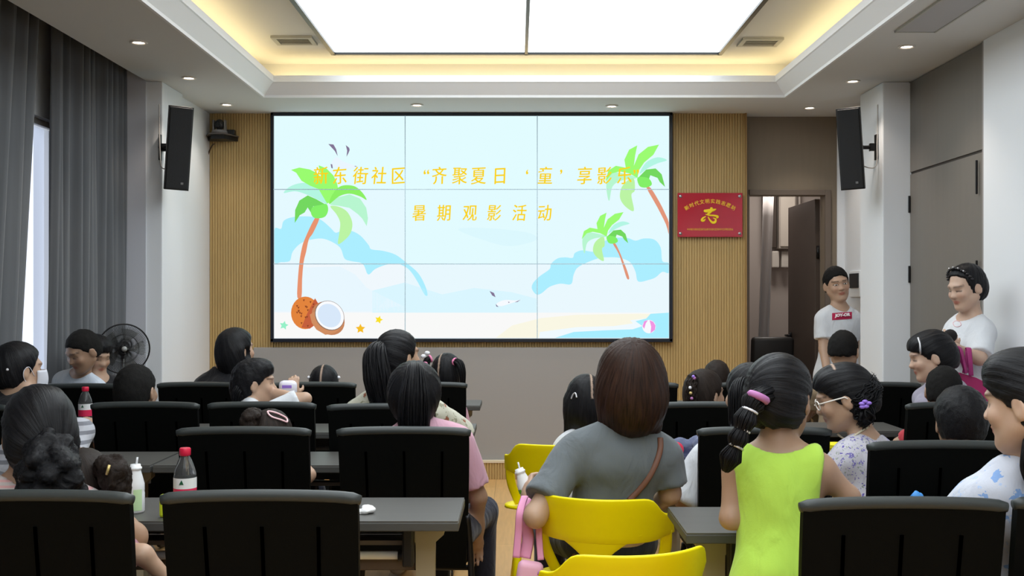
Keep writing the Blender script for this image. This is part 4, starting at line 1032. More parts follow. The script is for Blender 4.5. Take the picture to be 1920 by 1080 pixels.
def cloth(name, col, pattern=None, rough=0.85):
    if name in MATS: return MATS[name]
    m = bpy.data.materials.new(name); m.use_nodes = True; nt = m.node_tree; b = nt.nodes['Principled BSDF']
    b.inputs['Roughness'].default_value = rough; b.inputs['Specular IOR Level'].default_value = 0.25; b.inputs['Sheen Weight'].default_value = 0.15
    tc = nt.nodes.new('ShaderNodeTexCoord')
    mp = nt.nodes.new('ShaderNodeMapping'); mp.inputs['Rotation'].default_value = (0.5, 0.35, 0.7); mp.inputs['Scale'].default_value = (1, 1, 0.45); nt.links.new(tc.outputs['Object'], mp.inputs['Vector'])
    n1 = nt.nodes.new('ShaderNodeTexNoise'); n1.inputs['Scale'].default_value = 13; n1.inputs['Detail'].default_value = 3; n1.inputs['Distortion'].default_value = 0.6; nt.links.new(mp.outputs[0], n1.inputs['Vector'])
    n2 = nt.nodes.new('ShaderNodeTexNoise'); n2.inputs['Scale'].default_value = 260; nt.links.new(tc.outputs['Object'], n2.inputs['Vector'])
    b1 = nt.nodes.new('ShaderNodeBump'); b1.inputs['Strength'].default_value = 0.5; b1.inputs['Distance'].default_value = 0.03; nt.links.new(n1.outputs[0], b1.inputs['Height'])
    b2 = nt.nodes.new('ShaderNodeBump'); b2.inputs['Strength'].default_value = 0.12; b2.inputs['Distance'].default_value = 0.004; nt.links.new(n2.outputs[0], b2.inputs['Height']); nt.links.new(b1.outputs[0], b2.inputs['Normal'])
    nt.links.new(b2.outputs[0], b.inputs['Normal'])
    b.inputs['Base Color'].default_value = (*col, 1)
    if pattern:
        kind = pattern[0]; prev = None
        if kind == 'stripe':
            wv = nt.nodes.new('ShaderNodeTexWave'); wv.inputs['Scale'].default_value = pattern[1]; wv.bands_direction = pattern[3]; nt.links.new(tc.outputs['Object'], wv.inputs['Vector'])
            rp = nt.nodes.new('ShaderNodeValToRGB'); rp.color_ramp.interpolation = 'CONSTANT'; rp.color_ramp.elements[1].position = 0.62
            rp.color_ramp.elements[0].color = (*col, 1); rp.color_ramp.elements[1].color = (*pattern[2], 1)
            nt.links.new(wv.outputs[0], rp.inputs[0]); nt.links.new(rp.outputs[0], b.inputs['Base Color'])
        else:                                       # scattered flower blots: ('floral', [(scale, size, colour), ...])
            base = None
            for q, (sc, sz, c2) in enumerate(pattern[1]):
                mp2 = nt.nodes.new('ShaderNodeMapping'); mp2.inputs['Location'].default_value = (q * 3.7, q * 1.9, q * 2.3); nt.links.new(tc.outputs['Object'], mp2.inputs['Vector'])
                nd = nt.nodes.new('ShaderNodeTexNoise'); nd.inputs['Scale'].default_value = sc * 2.2; nt.links.new(mp2.outputs[0], nd.inputs['Vector'])
                ad = nt.nodes.new('ShaderNodeMix'); ad.data_type = 'VECTOR'; ad.inputs[0].default_value = 0.06; nt.links.new(mp2.outputs[0], ad.inputs[4]); nt.links.new(nd.outputs[1], ad.inputs[5])
                vo_ = nt.nodes.new('ShaderNodeTexVoronoi'); vo_.inputs['Scale'].default_value = sc; nt.links.new(ad.outputs[1], vo_.inputs['Vector'])
                lt = nt.nodes.new('ShaderNodeMath'); lt.operation = 'LESS_THAN'; lt.inputs[1].default_value = sz; nt.links.new(vo_.outputs['Distance'], lt.inputs[0])
                mx = nt.nodes.new('ShaderNodeMix'); mx.data_type = 'RGBA'; mx.inputs[7].default_value = (*c2, 1); nt.links.new(lt.outputs[0], mx.inputs[0])
                if base is None: mx.inputs[6].default_value = (*col, 1)
                else: nt.links.new(base, mx.inputs[6])
                base = mx.outputs[2]
            nt.links.new(base, b.inputs['Base Color'])
    MATS[name] = m; return m
EYEW = mat('eye_white', (0.70, 0.68, 0.64), 0.2); IRIS = mat('eye_iris', (0.012, 0.008, 0.006), 0.1)
SHOE = mat('pale_shoe', rgb(190, 188, 184), 0.6); SHOED = mat('dark_shoe', rgb(40, 40, 44), 0.6)
NAVYT = cloth('navy_trousers', rgb(30, 32, 46)); GREYT = cloth('grey_trousers', rgb(92, 92, 96)); BEIGET = cloth('beige_trousers', rgb(170, 160, 140))

# ---------------------------------------------------------------- the figure
def rotm(yaw, pitch, roll):
    return (Matrix.Rotation(-yaw, 3, 'Z') @ Matrix.Rotation(-pitch, 3, 'X') @ Matrix.Rotation(roll, 3, 'Y'))
SIDES = {'L': -1, 'R': 1}
class Person: pass
def person(label, head, hs=1.0, yaw=0.0, pitch=0.0, roll=0.0, tyaw=None, bs=None, pel=None, seat=0.445, nk=None,
           hair='updo', hmat=None, tails=(), skin=None, shirt=None, sleeve=0.55, collar=1.0, trousers=None, legs='sit', female=True,
           arms=None, sw=None, res=0.0085, face=False, eyes='down', part=None, ears=True, back=0.03, loose=1.0, hand=None, arm_pose='table',
           hairfn=None, shoe=None, shorts=False, floor=True, belly=1.0, legshift=0.0, hem=None, group=None):
    """head=(px, py_top, distance). hs, bs: head and body size against an adult's"""
    D2 = math.radians
    bs = hs if bs is None else bs; hmat = hmat or HB; skin = skin or SKIN; shirt = shirt or cloth('white_cotton', rgb(204, 207, 212)); trousers = trousers or NAVYT
    px, py, d = head
    R = rotm(D2(yaw), D2(pitch), D2(roll)); Rn = np.array(R)
    top = W(px, py, d); Hc = top - Vector((0, 0, 0.122 * hs))
    if pitch or roll:
        Hc = top - (R @ Vector((0, 0, 0.118 * hs))) * 0.6 - Vector((0, 0, 0.05 * hs))
    hl = lambda x, y, z: Hc + R @ Vector((x * hs, y * hs, z * hs))
    tyaw = yaw * 0.35 if tyaw is None else tyaw
    T = Matrix.Rotation(-D2(tyaw), 3, 'Z')
    N = nk if nk is not None else Hc + T @ Vector((0, -0.035, -0.150)) * hs - (R @ Vector((0, 1, 0)) - T @ Vector((0, 1, 0))) * 0.03 * hs
    N = Vector(N)
    if pel is None:
        P = Vector((N.x, N.y - back * bs, seat + 0.085 * bs)) if legs == 'sit' else Vector((N.x, N.y, N.z - 0.52 * bs))
    else: P = Vector(pel)
    up = (N - P); L = up.length; up.normalize()
    rt = (T @ Vector((1, 0, 0))); rt = (rt - up * rt.dot(up)).normalized(); fw = up.cross(rt)
    TM = Matrix((rt, fw, up)).transposed(); TMn = np.array(TM)
    tl = lambda x, y, z: P + rt * x + fw * y + up * z
    sw = (0.165 if female else 0.185) * bs if sw is None else sw
    q = Person(); q.hl, q.tl, q.Hc, q.R, q.N, q.P, q.L, q.TM, q.sw, q.hs, q.bs = hl, tl, Hc, R, N, P, L, TM, sw, hs, bs
    base = Vector((P.x, P.y, 0.0))
    root = thing('person', label, 'person', base, 0, group); q.root = root
    b = bs
    # ---- torso
    def torso(t):
        pr = [ell(tl(0, 0, 0.02 * b), (0.160 * b + t, 0.118 * b + t, 0.12 * b + t), TMn, 0.04),
              ell(tl(0, 0.005 * b, 0.36 * L), ((0.130 if female else 0.145) * b * belly + t, 0.098 * b * belly + t, 0.30 * L + t), TMn, 0.05),
              ell(tl(0, 0, 0.70 * L), (0.150 * b * (sw / (0.165 * b)) ** 0.5 + t, 0.108 * b + t, 0.26 * L + t), TMn, 0.05),
              cone(tl(-sw + 0.035 * b, -0.005, L - 0.086 * b), tl(sw - 0.035 * b, -0.005, L - 0.086 * b), 0.055 * b + t, 0.055 * b + t, 0.05)]
        for s in (-1, 1): pr.append(cone(tl(s * sw * 0.66, -0.01 * b, L - 0.048 * b), tl(s * 0.035 * b, -0.012 * b, L + 0.010 * b), 0.037 * b + t, 0.036 * b + t * 0.5, 0.04))
        if female and b > 0.85:
            for s in (-1, 1): pr.append(ell(tl(s * 0.07 * b, 0.085 * b, 0.66 * L), (0.062 * b + t, 0.05 * b + t, 0.062 * b + t), TMn, 0.04))
        return pr
    # ---- joints
    q.J = {}
    for sd, s in SIDES.items():
        S = tl(s * (sw - 0.010 * b), -0.005, L - 0.092 * b)
        a = (arms or {}).get(sd)
        if a is not None: E, Wr = Vector(a[0]), Vector(a[1])
        elif arm_pose == 'table':
            Wr = Vector(tl(s * 0.10 * b, 0.33 * b, 0.0)); Wr.z = 0.765
            E = S + rt * (s * 0.065 * b) + fw * 0.10 * b - Vector((0, 0, 0.20 * b)); E.z = max(E.z, 0.70)
        else:
            E = S + rt * (s * 0.05 * b) - Vector((0, 0, 0.27 * b)) + fw * 0.02; Wr = E - Vector((0, 0, 0.10 * b)) + fw * 0.20 * b
        q.J[sd] = (S, E, Wr)
    # ---- head
    H = lambda c, r, k=0.02, rot=None: ell(hl(*c), tuple(z * hs for z in r), Rn if rot is None else Rn @ np.array(rot), k * hs)
    C = lambda a, c, ra, rb, k=0.012: cone(hl(*a), hl(*c), ra * hs, rb * hs, k * hs)
    pr = torso(0.0)
    pr += [cone(N - up * 0.03 * b + fw * -0.005, hl(0, -0.018, -0.05), 0.052 * b if b > .8 else 0.048 * b, 0.046 * hs, 0.03)]
    pr += [H((0, -0.012, 0.025), (0.073, 0.092, 0.086), 0.03), H((0, 0.030, -0.032), (0.059, 0.060, 0.076), 0.03)]
    for s in (-1, 1):
        pr += [C((s * 0.050, 0.0, -0.052), (s * 0.016, 0.062, -0.094), 0.020, 0.018, 0.03), H((s * 0.036, 0.066, -0.028), (0.022, 0.018, 0.020), 0.02)]
    pr += [C((0, 0.080, 0.0), (0, 0.099, -0.029), 0.008, 0.0108, 0.014), H((0, 0.078, 0.022), (0.046, 0.014, 0.012), 0.016), H((0, 0.070, -0.096), (0.018, 0.016, 0.013), 0.015)]
    for s in (-1, 1): pr += [H((s * 0.011, 0.094, -0.030), (0.008, 0.009, 0.007), 0.006)]
    pr += [H((0, 0.084, -0.055), (0.021, 0.010, 0.0055), 0.005), H((0, 0.082, -0.066), (0.018, 0.010, 0.006), 0.005)]
    for s in (-1, 1):
        er = np.array(Matrix.Rotation(s * 0.35, 3, 'Z') @ Matrix.Rotation(-0.2, 3, 'X'))
        pr += [H((s * 0.079, -0.004, -0.012), (0.0085, 0.019, 0.032), 0.008, er)]
    sb = []
    for s in (-1, 1):
        sb += [H((s * 0.031, 0.098, -0.001), (0.017, 0.013, 0.009), 0.014), H((s * 0.088, 0.000, -0.008), (0.006, 0.009, 0.017), 0.006)]
    # ---- arms and hands
    hand = hand or {}
    for sd, s in SIDES.items():
        S, E, Wr = q.J[sd]
        pr += [cone(S, E, 0.046 * b, 0.036 * b, 0.03), cone(E, Wr, 0.037 * b, 0.025 * b, 0.02)]
        hd = hand.get(sd, {}); dr = (Wr - E).normalized()
        if 'dir' in hd: dr = Vector(hd['dir']).normalized()
        nm = Vector(hd.get('palm', (0, 0, -1))); nm = (nm - dr * nm.dot(dr)).normalized()
        side = dr.cross(nm) * (1 if sd == 'R' else -1)       # towards the thumb
        curl = hd.get('curl', 0.45); hb = b * hd.get('size', 1.0)
        Rh = np.array(Matrix((side, dr, nm)).transposed())
        pc = Wr + dr * 0.050 * hb
        pr += [ell(pc, (0.038 * hb, 0.050 * hb, 0.015 * hb), Rh, 0.014), cone(Wr - dr * 0.01, pc, 0.025 * hb, 0.022 * hb, 0.02)]
        for i, (o, ln) in enumerate(((0.029, 0.070), (0.010, 0.078), (-0.010, 0.072), (-0.028, 0.056))):
            p0 = Wr + dr * (0.090 - 0.004 * abs(i - 1)) * hb + side * o * hb
            c1 = curl * (0.9 + 0.12 * i); d1 = (dr * math.cos(c1) + nm * math.sin(c1)); c2 = curl * 2.1; d2 = (dr * math.cos(c2) + nm * math.sin(c2)); c3 = curl * 2.9; d3 = dr * math.cos(c3) + nm * math.sin(c3)
            p1 = p0 + d1 * ln * 0.45 * hb; p2 = p1 + d2 * ln * 0.32 * hb; p3 = p2 + d3 * ln * 0.26 * hb
            pr += [cone(p0 - dr * 0.012 * hb, p1, 0.0092 * hb, 0.0088 * hb, 0.005), cone(p1, p2, 0.0088 * hb, 0.0080 * hb, 0.004), cone(p2, p3, 0.0080 * hb, 0.0070 * hb, 0.004)]
        t0 = Wr + dr * 0.030 * hb + side * 0.030 * hb; t1 = t0 + (dr * 0.55 + side * 0.7 + nm * 0.35).normalized() * 0.040 * hb; t2 = t1 + (dr * 0.85 + side * 0.15 + nm * (0.3 + curl)).normalized() * 0.034 * hb
        pr += [cone(t0, t1, 0.013 * hb, 0.0105 * hb, 0.008), cone(t1, t2, 0.0105 * hb, 0.0085 * hb, 0.004)]
    # ---- legs
    lg = {}
    for sd, s in SIDES.items():
        hp = tl(s * 0.085 * b, 0, 0)
        if legs == 'sit':
            f2 = (T @ Vector((0, 1, 0))); kn = hp + f2 * 0.38 * b + rt * s * 0.02; kn.z = seat + 0.055 * b
            an = kn + f2 * 0.03; an.z = max(0.085, kn.z - 0.40 * b)
            kn = kn + rt * legshift; an = an + rt * legshift
        else:
            kn = Vector(hp) * 0.5 + Vector((hp.x, hp.y, 0.085)) * 0.5 + fw * 0.02; an = Vector((hp.x + s * 0.015, hp.y - 0.01, 0.085))
        lg[sd] = (hp, kn, an)
        pr += [cone(hp, kn, 0.080 * b, 0.056 * b, 0.03), cone(kn, an, 0.054 * b, 0.036 * b, 0.03), cone(an, an + T @ Vector((0, 0.15 * b, -0.045)), 0.036 * b, 0.026 * b, 0.02)]
    q.legs = lg
    V, Q = surface(pr, res, sb)
    V = relax(V, Q, 1, 0.3)
    loc = ((V - npv(Hc)) @ Rn) / hs
    x, y, z = loc.T; inh = (np.abs(x) < 0.13) & (y > -0.15) & (z > -0.14) & (z < 0.14)
    tint = np.ones((len(V), 4))
    def blend(mask, col):
        mk = np.clip(mask, 0, 1)[:, None]; tint[:, :3] = tint[:, :3] * (1 - mk) + np.array(col) * mk
    fr = inh & (y > 0.045)
    sm = lambda v, w: np.clip(1 - np.abs(v) / w, 0, 1) * 1.6
    bz = 0.0225 - 0.10 * (np.abs(x) - 0.032) ** 2 * 20
    blend(np.where(fr, sm(z - bz, 0.0060) * (np.abs(x) > 0.012) * (np.abs(x) < 0.052), 0) * (0.9 if not female else 0.7), (0.20, 0.17, 0.16))
    if eyes: blend(np.where(fr, sm(z - (0.001 if eyes == 'open' else -0.004), 0.0048) * (np.abs(x) > 0.015) * (np.abs(x) < 0.047), 0), (0.08, 0.07, 0.07))
    blend(np.where(fr & (y > 0.07), 1.8 * np.clip(1 - (x / 0.026) ** 2 - ((z + 0.061) / 0.012) ** 2, 0, 1), 0), (0.82, 0.46, 0.46))
    blend(np.where(fr, np.exp(-((np.abs(x) - 0.038) ** 2 + (z + 0.03) ** 2) / 0.0004) * 0.5, 0), (1.0, 0.80, 0.78))
    q.body = mesh_np('body', V, Q, skin, root, base, {'tint': tint})
    # ---- hair
    if hair: q.hair = make_hair(q, root, base, hair, hmat, part, ears, res, hairfn)
    if face and eyes == 'open':
        for s in (-1, 1):
            M3 = R.to_4x4()
            e = MB().use(EYEW).ball((0, 0, 0), (0.0125 * hs, 0.0065 * hs, 0.0042 * hs)); e.use(IRIS).ball((0, 0.0035 * hs, 0), (0.0052 * hs, 0.004 * hs, 0.0044 * hs))
            o = e.build('eye', None, root, True); o.data.transform(Matrix.Translation(hl(s * 0.031, 0.0815, 0.0) - base) @ M3)
    # ---- clothes
    tk = 0.010 * loose
    sp = torso(tk)
    if sleeve:
        for sd, s in SIDES.items():
            S, E, Wr = q.J[sd]
            if sleeve <= 1: sp.append(ccone(S, S + (E - S) * sleeve, 0.047 * b + tk, 0.050 * b + tk * (1.4 + 1.0 * loose), 0.03))
            else: sp += [cone(S, E, 0.047 * b + tk, 0.044 * b + tk, 0.03), ccone(E, E + (Wr - E) * (sleeve - 1), 0.044 * b + tk, 0.036 * b + tk, 0.02)]
    ss = [ell(N + fw * (0.028 * b) + up * 0.050 * b, (0.076 * b * collar, 0.086 * b * collar, 0.062 * b * collar), TMn, 0.01)]
    if not sleeve:
        for sd, s in SIDES.items(): ss.append(ell(tl(s * (sw + 0.035 * b), 0, L - 0.12 * b), (0.072 * b, 0.09 * b, 0.16 * b), TMn, 0.02))
    hem = hem if hem is not None else (0.05 if legs == 'sit' else 0.14)
    cut = lambda X, Y, Z: -((X - P.x) * up.x + (Y - P.y) * up.y + (Z - P.z) * up.z) - hem * b
    if legs != 'sit': sp.append(ccone(tl(0, 0, 0.1 * L), tl(0, 0, -hem * b), 0.14 * b + tk, 0.165 * b + tk, 0.06))
    V, Q = surface(sp, max(0.009, res), ss, [cut]); V = relax(V, Q, 1, 0.4)
    Nn = normals(V, Q); pl = (V - npv(P)) @ TMn
    fold = noise3(pl * np.array([9, 9, 5]) + pl[:, [2, 0, 1]] * 6, seed=len(label), octaves=2) * 0.0055 * loose
    V = V + Nn * fold[:, None]
    q.shirt = mesh_np('shirt', V, Q, shirt, root, base)
    tp = [ell(tl(0, 0, 0.0), (0.165 * b, 0.120 * b, 0.10 * b), TMn, 0.03)]
    for sd in SIDES:
        hp, kn, an = lg[sd]
        if shorts: tp += [ccone(hp, hp + (kn - hp) * 0.85, 0.086 * b, 0.075 * b, 0.03)]
        else: tp += [cone(hp, kn, 0.086 * b, 0.064 * b, 0.03), ccone(kn, kn + (an - kn) * 0.95, 0.062 * b, 0.052 * b, 0.03)]
    V, Q = surface(tp, 0.012); V = relax(V, Q, 1, 0.4)
    q.trousers = mesh_np('shorts' if shorts else 'trousers', V, Q, trousers, root, base)
    for sd in SIDES:
        an = lg[sd][2]; f2 = T @ Vector((0, 1, 0))
        V, Q = surface([cone(an + Vector((0, 0, -0.035)) - f2 * 0.02 * b, an + f2 * 0.155 * b + Vector((0, 0, -0.048)), 0.043 * b, 0.034 * b, 0.02), ell(an + Vector((0, 0, -0.01)), (0.045 * b, 0.05 * b, 0.03 * b), None, 0.02)], 0.012, (), [(lambda zz: (lambda X, Y, Z: (zz - Z) + 0 * X))(an.z - 0.083)])
        mesh_np('shoe', V, Q, shoe or SHOE, root, base)
    for tdef in tails: tail(q, root, base, hmat, **tdef)
    return q

def flow_cap(V, q, rootpt):
    loc = ((V - npv(q.Hc)) @ np.array(q.R)) / q.hs
    c = np.array([0, -0.01, 0.0]); ax = np.array(rootpt) - c; ax /= np.linalg.norm(ax)
    u = np.cross(ax, [1, 0, 0.001]); u /= np.linalg.norm(u); v = np.cross(ax, u)
    w = loc - c; pu, pv, pa = w @ u, w @ v, w @ ax
    ph = np.arctan2(pv, pu); r = np.sqrt(pu ** 2 + pv ** 2)
    return loc, np.stack([np.cos(ph) * 7, np.sin(ph) * 7, pa * 5], axis=1), r
def make_hair(q, root, base, style, m, part, ears, res, fn):
    hs = q.hs; Rn = np.array(q.R)
    H = lambda c, r, k=0.03: ell(q.hl(*c), tuple(z * hs for z in r), Rn, k * hs)
    th = {'crop': 0.0075, 'short': 0.013, 'updo': 0.014, 'bob': 0.022, 'pixie': 0.011, 'loose': 0.018}[style]
    pr = [H((0, -0.012, 0.025), (0.073 + th, 0.092 + th, 0.086 + th)), H((0, -0.032, -0.025), (0.066 + th, 0.070 + th, 0.080 + th * 0.5))]
    rootpt = (0, -0.05, 0.11); znape = -0.078; sb = []
    line = [(-0.20, -0.012), (-0.05, -0.008), (-0.022, 0.020), (0.02, 0.038), (0.05, 0.056), (0.078, 0.085), (0.10, 0.14), (0.2, 0.3)]
    if style == 'crop':
        znape = -0.052; line = [(-0.2, -0.03), (-0.05, -0.012), (-0.02, 0.012), (0.025, 0.040), (0.05, 0.066), (0.075, 0.10), (0.10, 0.15), (0.2, 0.3)]
    if style == 'short':
        znape = -0.062; pr.append(H((0, 0.03, 0.075), (0.07, 0.06, 0.042))); line = [(-0.2, -0.03), (-0.05, -0.010), (-0.02, 0.014), (0.025, 0.044), (0.045, 0.090), (0.075, 0.14), (0.10, 0.2), (0.2, 0.3)]
    if style in ('bob', 'loose'):
        znape = -0.165 if style == 'bob' else -0.25
        pr += [H((0, -0.022, -0.055), (0.094, 0.098, 0.120), 0.04)]
        for s in (-1, 1): pr.append(cone(q.hl(s * 0.070, -0.02, 0.0), q.hl(s * 0.074, -0.005, -0.15 if style == 'bob' else -0.2), 0.034 * hs, 0.032 * hs, 0.03))
        line = [(-0.25, 0.040), (-0.05, 0.036), (-0.02, 0.036), (0.02, 0.042), (0.05, 0.060), (0.078, 0.09), (0.10, 0.14), (0.2, 0.3)]
        if style == 'bob': sb.append(H((0, 0.060, -0.10), (0.058, 0.080, 0.12), 0.02))
    if style == 'pixie':
        znape = -0.085; pr += [H((0, -0.050, -0.015), (0.072, 0.046, 0.062))]
        line = [(-0.2, -0.02), (-0.06, -0.015), (-0.03, 0.028), (0.02, 0.036), (0.055, 0.046), (0.074, 0.062), (0.086, 0.09), (0.10, 0.14), (0.2, 0.3)]
    if fn:
        ex = fn(H, q); pr += ex.get('add', []); sb += ex.get('sub', []); rootpt = ex.get('root', rootpt); znape = ex.get('nape', znape); line = ex.get('line', line)
    zs = np.array([a for a, _ in line]); ys = np.array([a for _, a in line]); Hn = npv(q.Hc)
    def cut(X, Y, Z):
        dx, dy, dz = X - Hn[0], Y - Hn[1], Z - Hn[2]
        ly = (dx * Rn[0, 1] + dy * Rn[1, 1] + dz * Rn[2, 1]) / hs; lz = (dx * Rn[0, 2] + dy * Rn[1, 2] + dz * Rn[2, 2]) / hs
        lx = (dx * Rn[0, 0] + dy * Rn[1, 0] + dz * Rn[2, 0]) / hs
        jag = 0.0035 * np.sin(lx * 150 + lz * 60) + 0.0025 * np.sin(lx * 330 - lz * 190 + 1.3) + 0.002 * np.sin(lz * 260)
        return np.maximum((ly + jag - np.interp(lz, zs, ys)) * 0.75, znape + jag - lz) * hs
    if ears:
        for s in (-1, 1): sb.append(H((s * 0.098, 0.012, -0.016), (0.026, 0.030, 0.036), 0.012))
    V, Q = surface(pr, min(res, 0.008), sb, [cut]); V = relax(V, Q, 2, 0.4)
    loc, fl, r = flow_cap(V, q, rootpt)
    Nn = normals(V, Q)
    V = V + Nn * (noise3(fl * 2.2, 3, 2) * (0.0022 if style != 'crop' else 0.0008) * hs)[:, None]
    if style in ('crop', 'short'): V = V + Nn * (noise3(loc * np.array([95, 95, 70]), 9, 2) * 0.0022 * hs)[:, None]; fl = fl * 0.35 + loc * np.array([70, 70, 50])
    pt = np.zeros((len(V), 4)); pt[:, 3] = 1
    if part is not None:
        for (x0, y0, x1, y1, zmin) in part:           # parting line on the top/back of the head in (x, y) head coordinates
            A, B = np.array([x0, y0]), np.array([x1, y1]); ab = B - A
            t = np.clip(((loc[:, :2] - A) @ ab) / (ab @ ab), 0, 1); dd = np.linalg.norm(loc[:, :2] - A - t[:, None] * ab, axis=1)
            mk = np.clip(1.6 - dd / 0.0034, 0, 1) * (loc[:, 2] > zmin); pt[:, :3] = np.maximum(pt[:, :3], mk[:, None])
    return mesh_np('hair', V, Q, m, root, base, {'flow': fl, 'parting': pt})
def tail(q, root, base, m, pts, r, n=70, wave=0.0, seed=1, name='ponytail', thick=0.0042, tie=None, tie_at=0, freq=3.0, parent=None, fluffy=False):
    """a lock of hair: many tapering strands that follow a path; pts are points of the room, r the half width at each"""
    rnd = random.Random(seed); P = spline([Vector(p) for p in pts], 6); k = len(P)
    rr = [np.interp(i / (k - 1) * (len(r) - 1), range(len(r)), r) for i in range(k)]
    b = MB(); flo = []
    fr = []; t0 = (P[1] - P[0]).normalized(); up = Vector((0.3, 1, 0.2)); nn = (up - t0 * up.dot(t0)).normalized()
    for i in range(k):
        t = (P[min(i + 1, k - 1)] - P[max(i - 1, 0)]).normalized(); nn = (nn - t * nn.dot(t)).normalized(); fr.append((nn.copy(), t.cross(nn)))
    seg = 5
    b.tube([p - base for p in P], [max(0.001, x * 0.80) for x in rr], 10); flo += [(math.cos(2 * PI * j / 10) * 2, math.sin(2 * PI * j / 10) * 2, i * 0.15) for i in range(k) for j in range(10)]
    for s in range(n):
        a = rnd.uniform(0, 2 * PI); rad = 0.62 + 0.40 * rnd.random() ** 0.7; ph = rnd.uniform(0, 6.28); ln = rnd.uniform(0.80, 1.04); w = wave * rnd.uniform(0.5, 1.3); tw = rnd.uniform(-0.5, 0.5)
        pp = []
        for i in range(k):
            f = min(1.0, i / (k - 1) * ln) * (k - 1); i0 = int(f); i1 = min(i0 + 1, k - 1); g = f - i0
            c = P[i0].lerp(P[i1], g); R_ = rr[i0] * (1 - g) + rr[i1] * g; u, v = fr[i0]; aa = a + tw * i / k
            q_ = c + (u * math.cos(aa) + v * math.sin(aa)) * R_ * rad
            if w: q_ += u * (w * math.sin(i * freq / 3 + ph)) + v * (w * math.cos(i * freq / 3 * 1.1 + ph * 1.7))
            pp.append(q_ - base)
        b.tube(pp, [thick * (1 - 0.75 * (i / (k - 1)) ** 2) for i in range(k)], seg)
        o = rnd.uniform(0, 50); flo += [(o + math.cos(2 * PI * j / seg) * 0.4, o * 0.37, i * 0.12) for i in range(k) for j in range(seg)]
    o = b.build(name, m, parent or root, True)
    at = o.data.attributes.new('flow', 'FLOAT_VECTOR', 'POINT'); fa = np.array(flo, dtype=np.float32)
    if len(fa) == len(o.data.vertices): at.data.foreach_set('vector', fa.ravel())
    if fluffy:
        ps = []
        for i in range(k):
            for _ in range(9):
                a = rnd.uniform(0, 6.28); R_ = rr[i] * (0.25 + 0.55 * rnd.random() ** 0.5); c = P[i] + (fr[i][0] * math.cos(a) + fr[i][1] * math.sin(a)) * R_
                z_ = rnd.uniform(0.16, 0.34) * max(rr[i], 0.02) + 0.006
                ps.append(ell(c, (z_, z_, z_ * rnd.uniform(1.0, 1.7)), Euler((rnd.uniform(0, 3), rnd.uniform(0, 3), 0)).to_matrix(), 0.010))
        V, Q = surface(ps, 0.0055); V = relax(V, Q, 1, 0.4); Nn = normals(V, Q)
        w = V * 26 + 0.9 * np.stack([noise3(V * 22, 1), noise3(V * 22, 2), noise3(V * 22, 3)], axis=1)
        fl = np.stack([np.sin(w[:, 0] * 1.3 + w[:, 2] * 0.8) * 6, np.cos(w[:, 1] * 1.2 - w[:, 2] * 0.7) * 6, w[:, 2] * 0.6], axis=1)
        V = V + Nn * (noise3(fl * 1.6, 5, 2) * 0.0035)[:, None]
        bpy.data.objects.remove(o)
        o = mesh_np(name, V, Q, m, parent or root, base, {'flow': fl})
    if tie:
        i = int(tie_at * (k - 1)); c = P[i] - base; u, v = fr[i]; R_ = rr[i] * 1.12
        MB().tube([c + (u * math.cos(a) + v * math.sin(a)) * R_ for a in [2 * PI * j / 18 for j in range(19)]], 0.0065, 7, cap=False).build('hair_tie', tie, root, True)
    return o
# ================================================================ the people in the room
PINKC = cloth('pink_cotton', rgb(196, 152, 168)); GREYC = cloth('grey_jersey', rgb(98, 104, 108)); LIME = cloth('lime_cotton', rgb(172, 210, 80))
BLACKC = cloth('black_cotton', rgb(26, 26, 30)); WHITEC = cloth('white_cotton', rgb(204, 207, 212)); PALEB = cloth('pale_blue_cotton', rgb(196, 206, 220))
CREAM = cloth('cream_print', rgb(186, 184, 168), ('floral', [(22, 0.30, rgb(140, 138, 118)), (13, 0.20, rgb(140, 84, 60))]))
PURPF = cloth('purple_floral', rgb(190, 188, 198), ('floral', [(38, 0.30, rgb(120, 112, 176)), (46, 0.24, rgb(140, 150, 136)), (30, 0.22, rgb(96, 84, 160))]))
BLUEF = cloth('blue_floral', rgb(190, 194, 206), ('floral', [(22, 0.28, rgb(126, 158, 206)), (30, 0.20, rgb(168, 186, 216))]))
PSTR = cloth('pink_stripe', rgb(200, 190, 188), ('stripe', 22, rgb(216, 168, 168), 'Z'))
WSTR = cloth('white_grey_stripe', rgb(178, 180, 188), ('stripe', 9, rgb(120, 122, 130), 'Z'))
LAV = cloth('lavender_grey', rgb(150, 146, 162)); GREYB = cloth('grey_blue_cotton', rgb(110, 116, 126)); TANC = cloth('tan_cotton', rgb(150, 130, 104)); REDC = cloth('red_cotton', rgb(170, 52, 62))
PT = mat('pink_tie', rgb(226, 130, 170), 0.6); MT = mat('mauve_tie', rgb(176, 112, 168), 0.6); WT = mat('white_tie', rgb(226, 226, 232), 0.5); RT = mat('red_gold_tie', rgb(190, 70, 70), 0.5); GT = mat('gold_clip', rgb(220, 196, 130), 0.3, metal=0.4)
PURC = mat('purple_clip', rgb(150, 116, 214), 0.3); SILV = mat('silver_clip', rgb(196, 196, 200), 0.25, metal=0.6)
from mathutils.bvhtree import BVHTree
def on_surface(q, obj, px, py, off=0.004):
    """point of an object's surface in the direction of a photo pixel, with its normal"""
    base = q.root.location; me = obj.data
    bv = BVHTree.FromPolygons([v.co + base for v in me.vertices], [p.vertices[:] for p in me.polygons])
    o = Vector((0, 0, CAMZ)); dr = (W(px, py, 1.0) - o).normalized()
    h = bv.ray_cast(o, dr)
    if h[0] is None:
        n = bv.find_nearest(W(px, py, (q.Hc.y)))
        return n[0] + n[1] * off, n[1]
    return h[0] + h[1] * off, h[1]
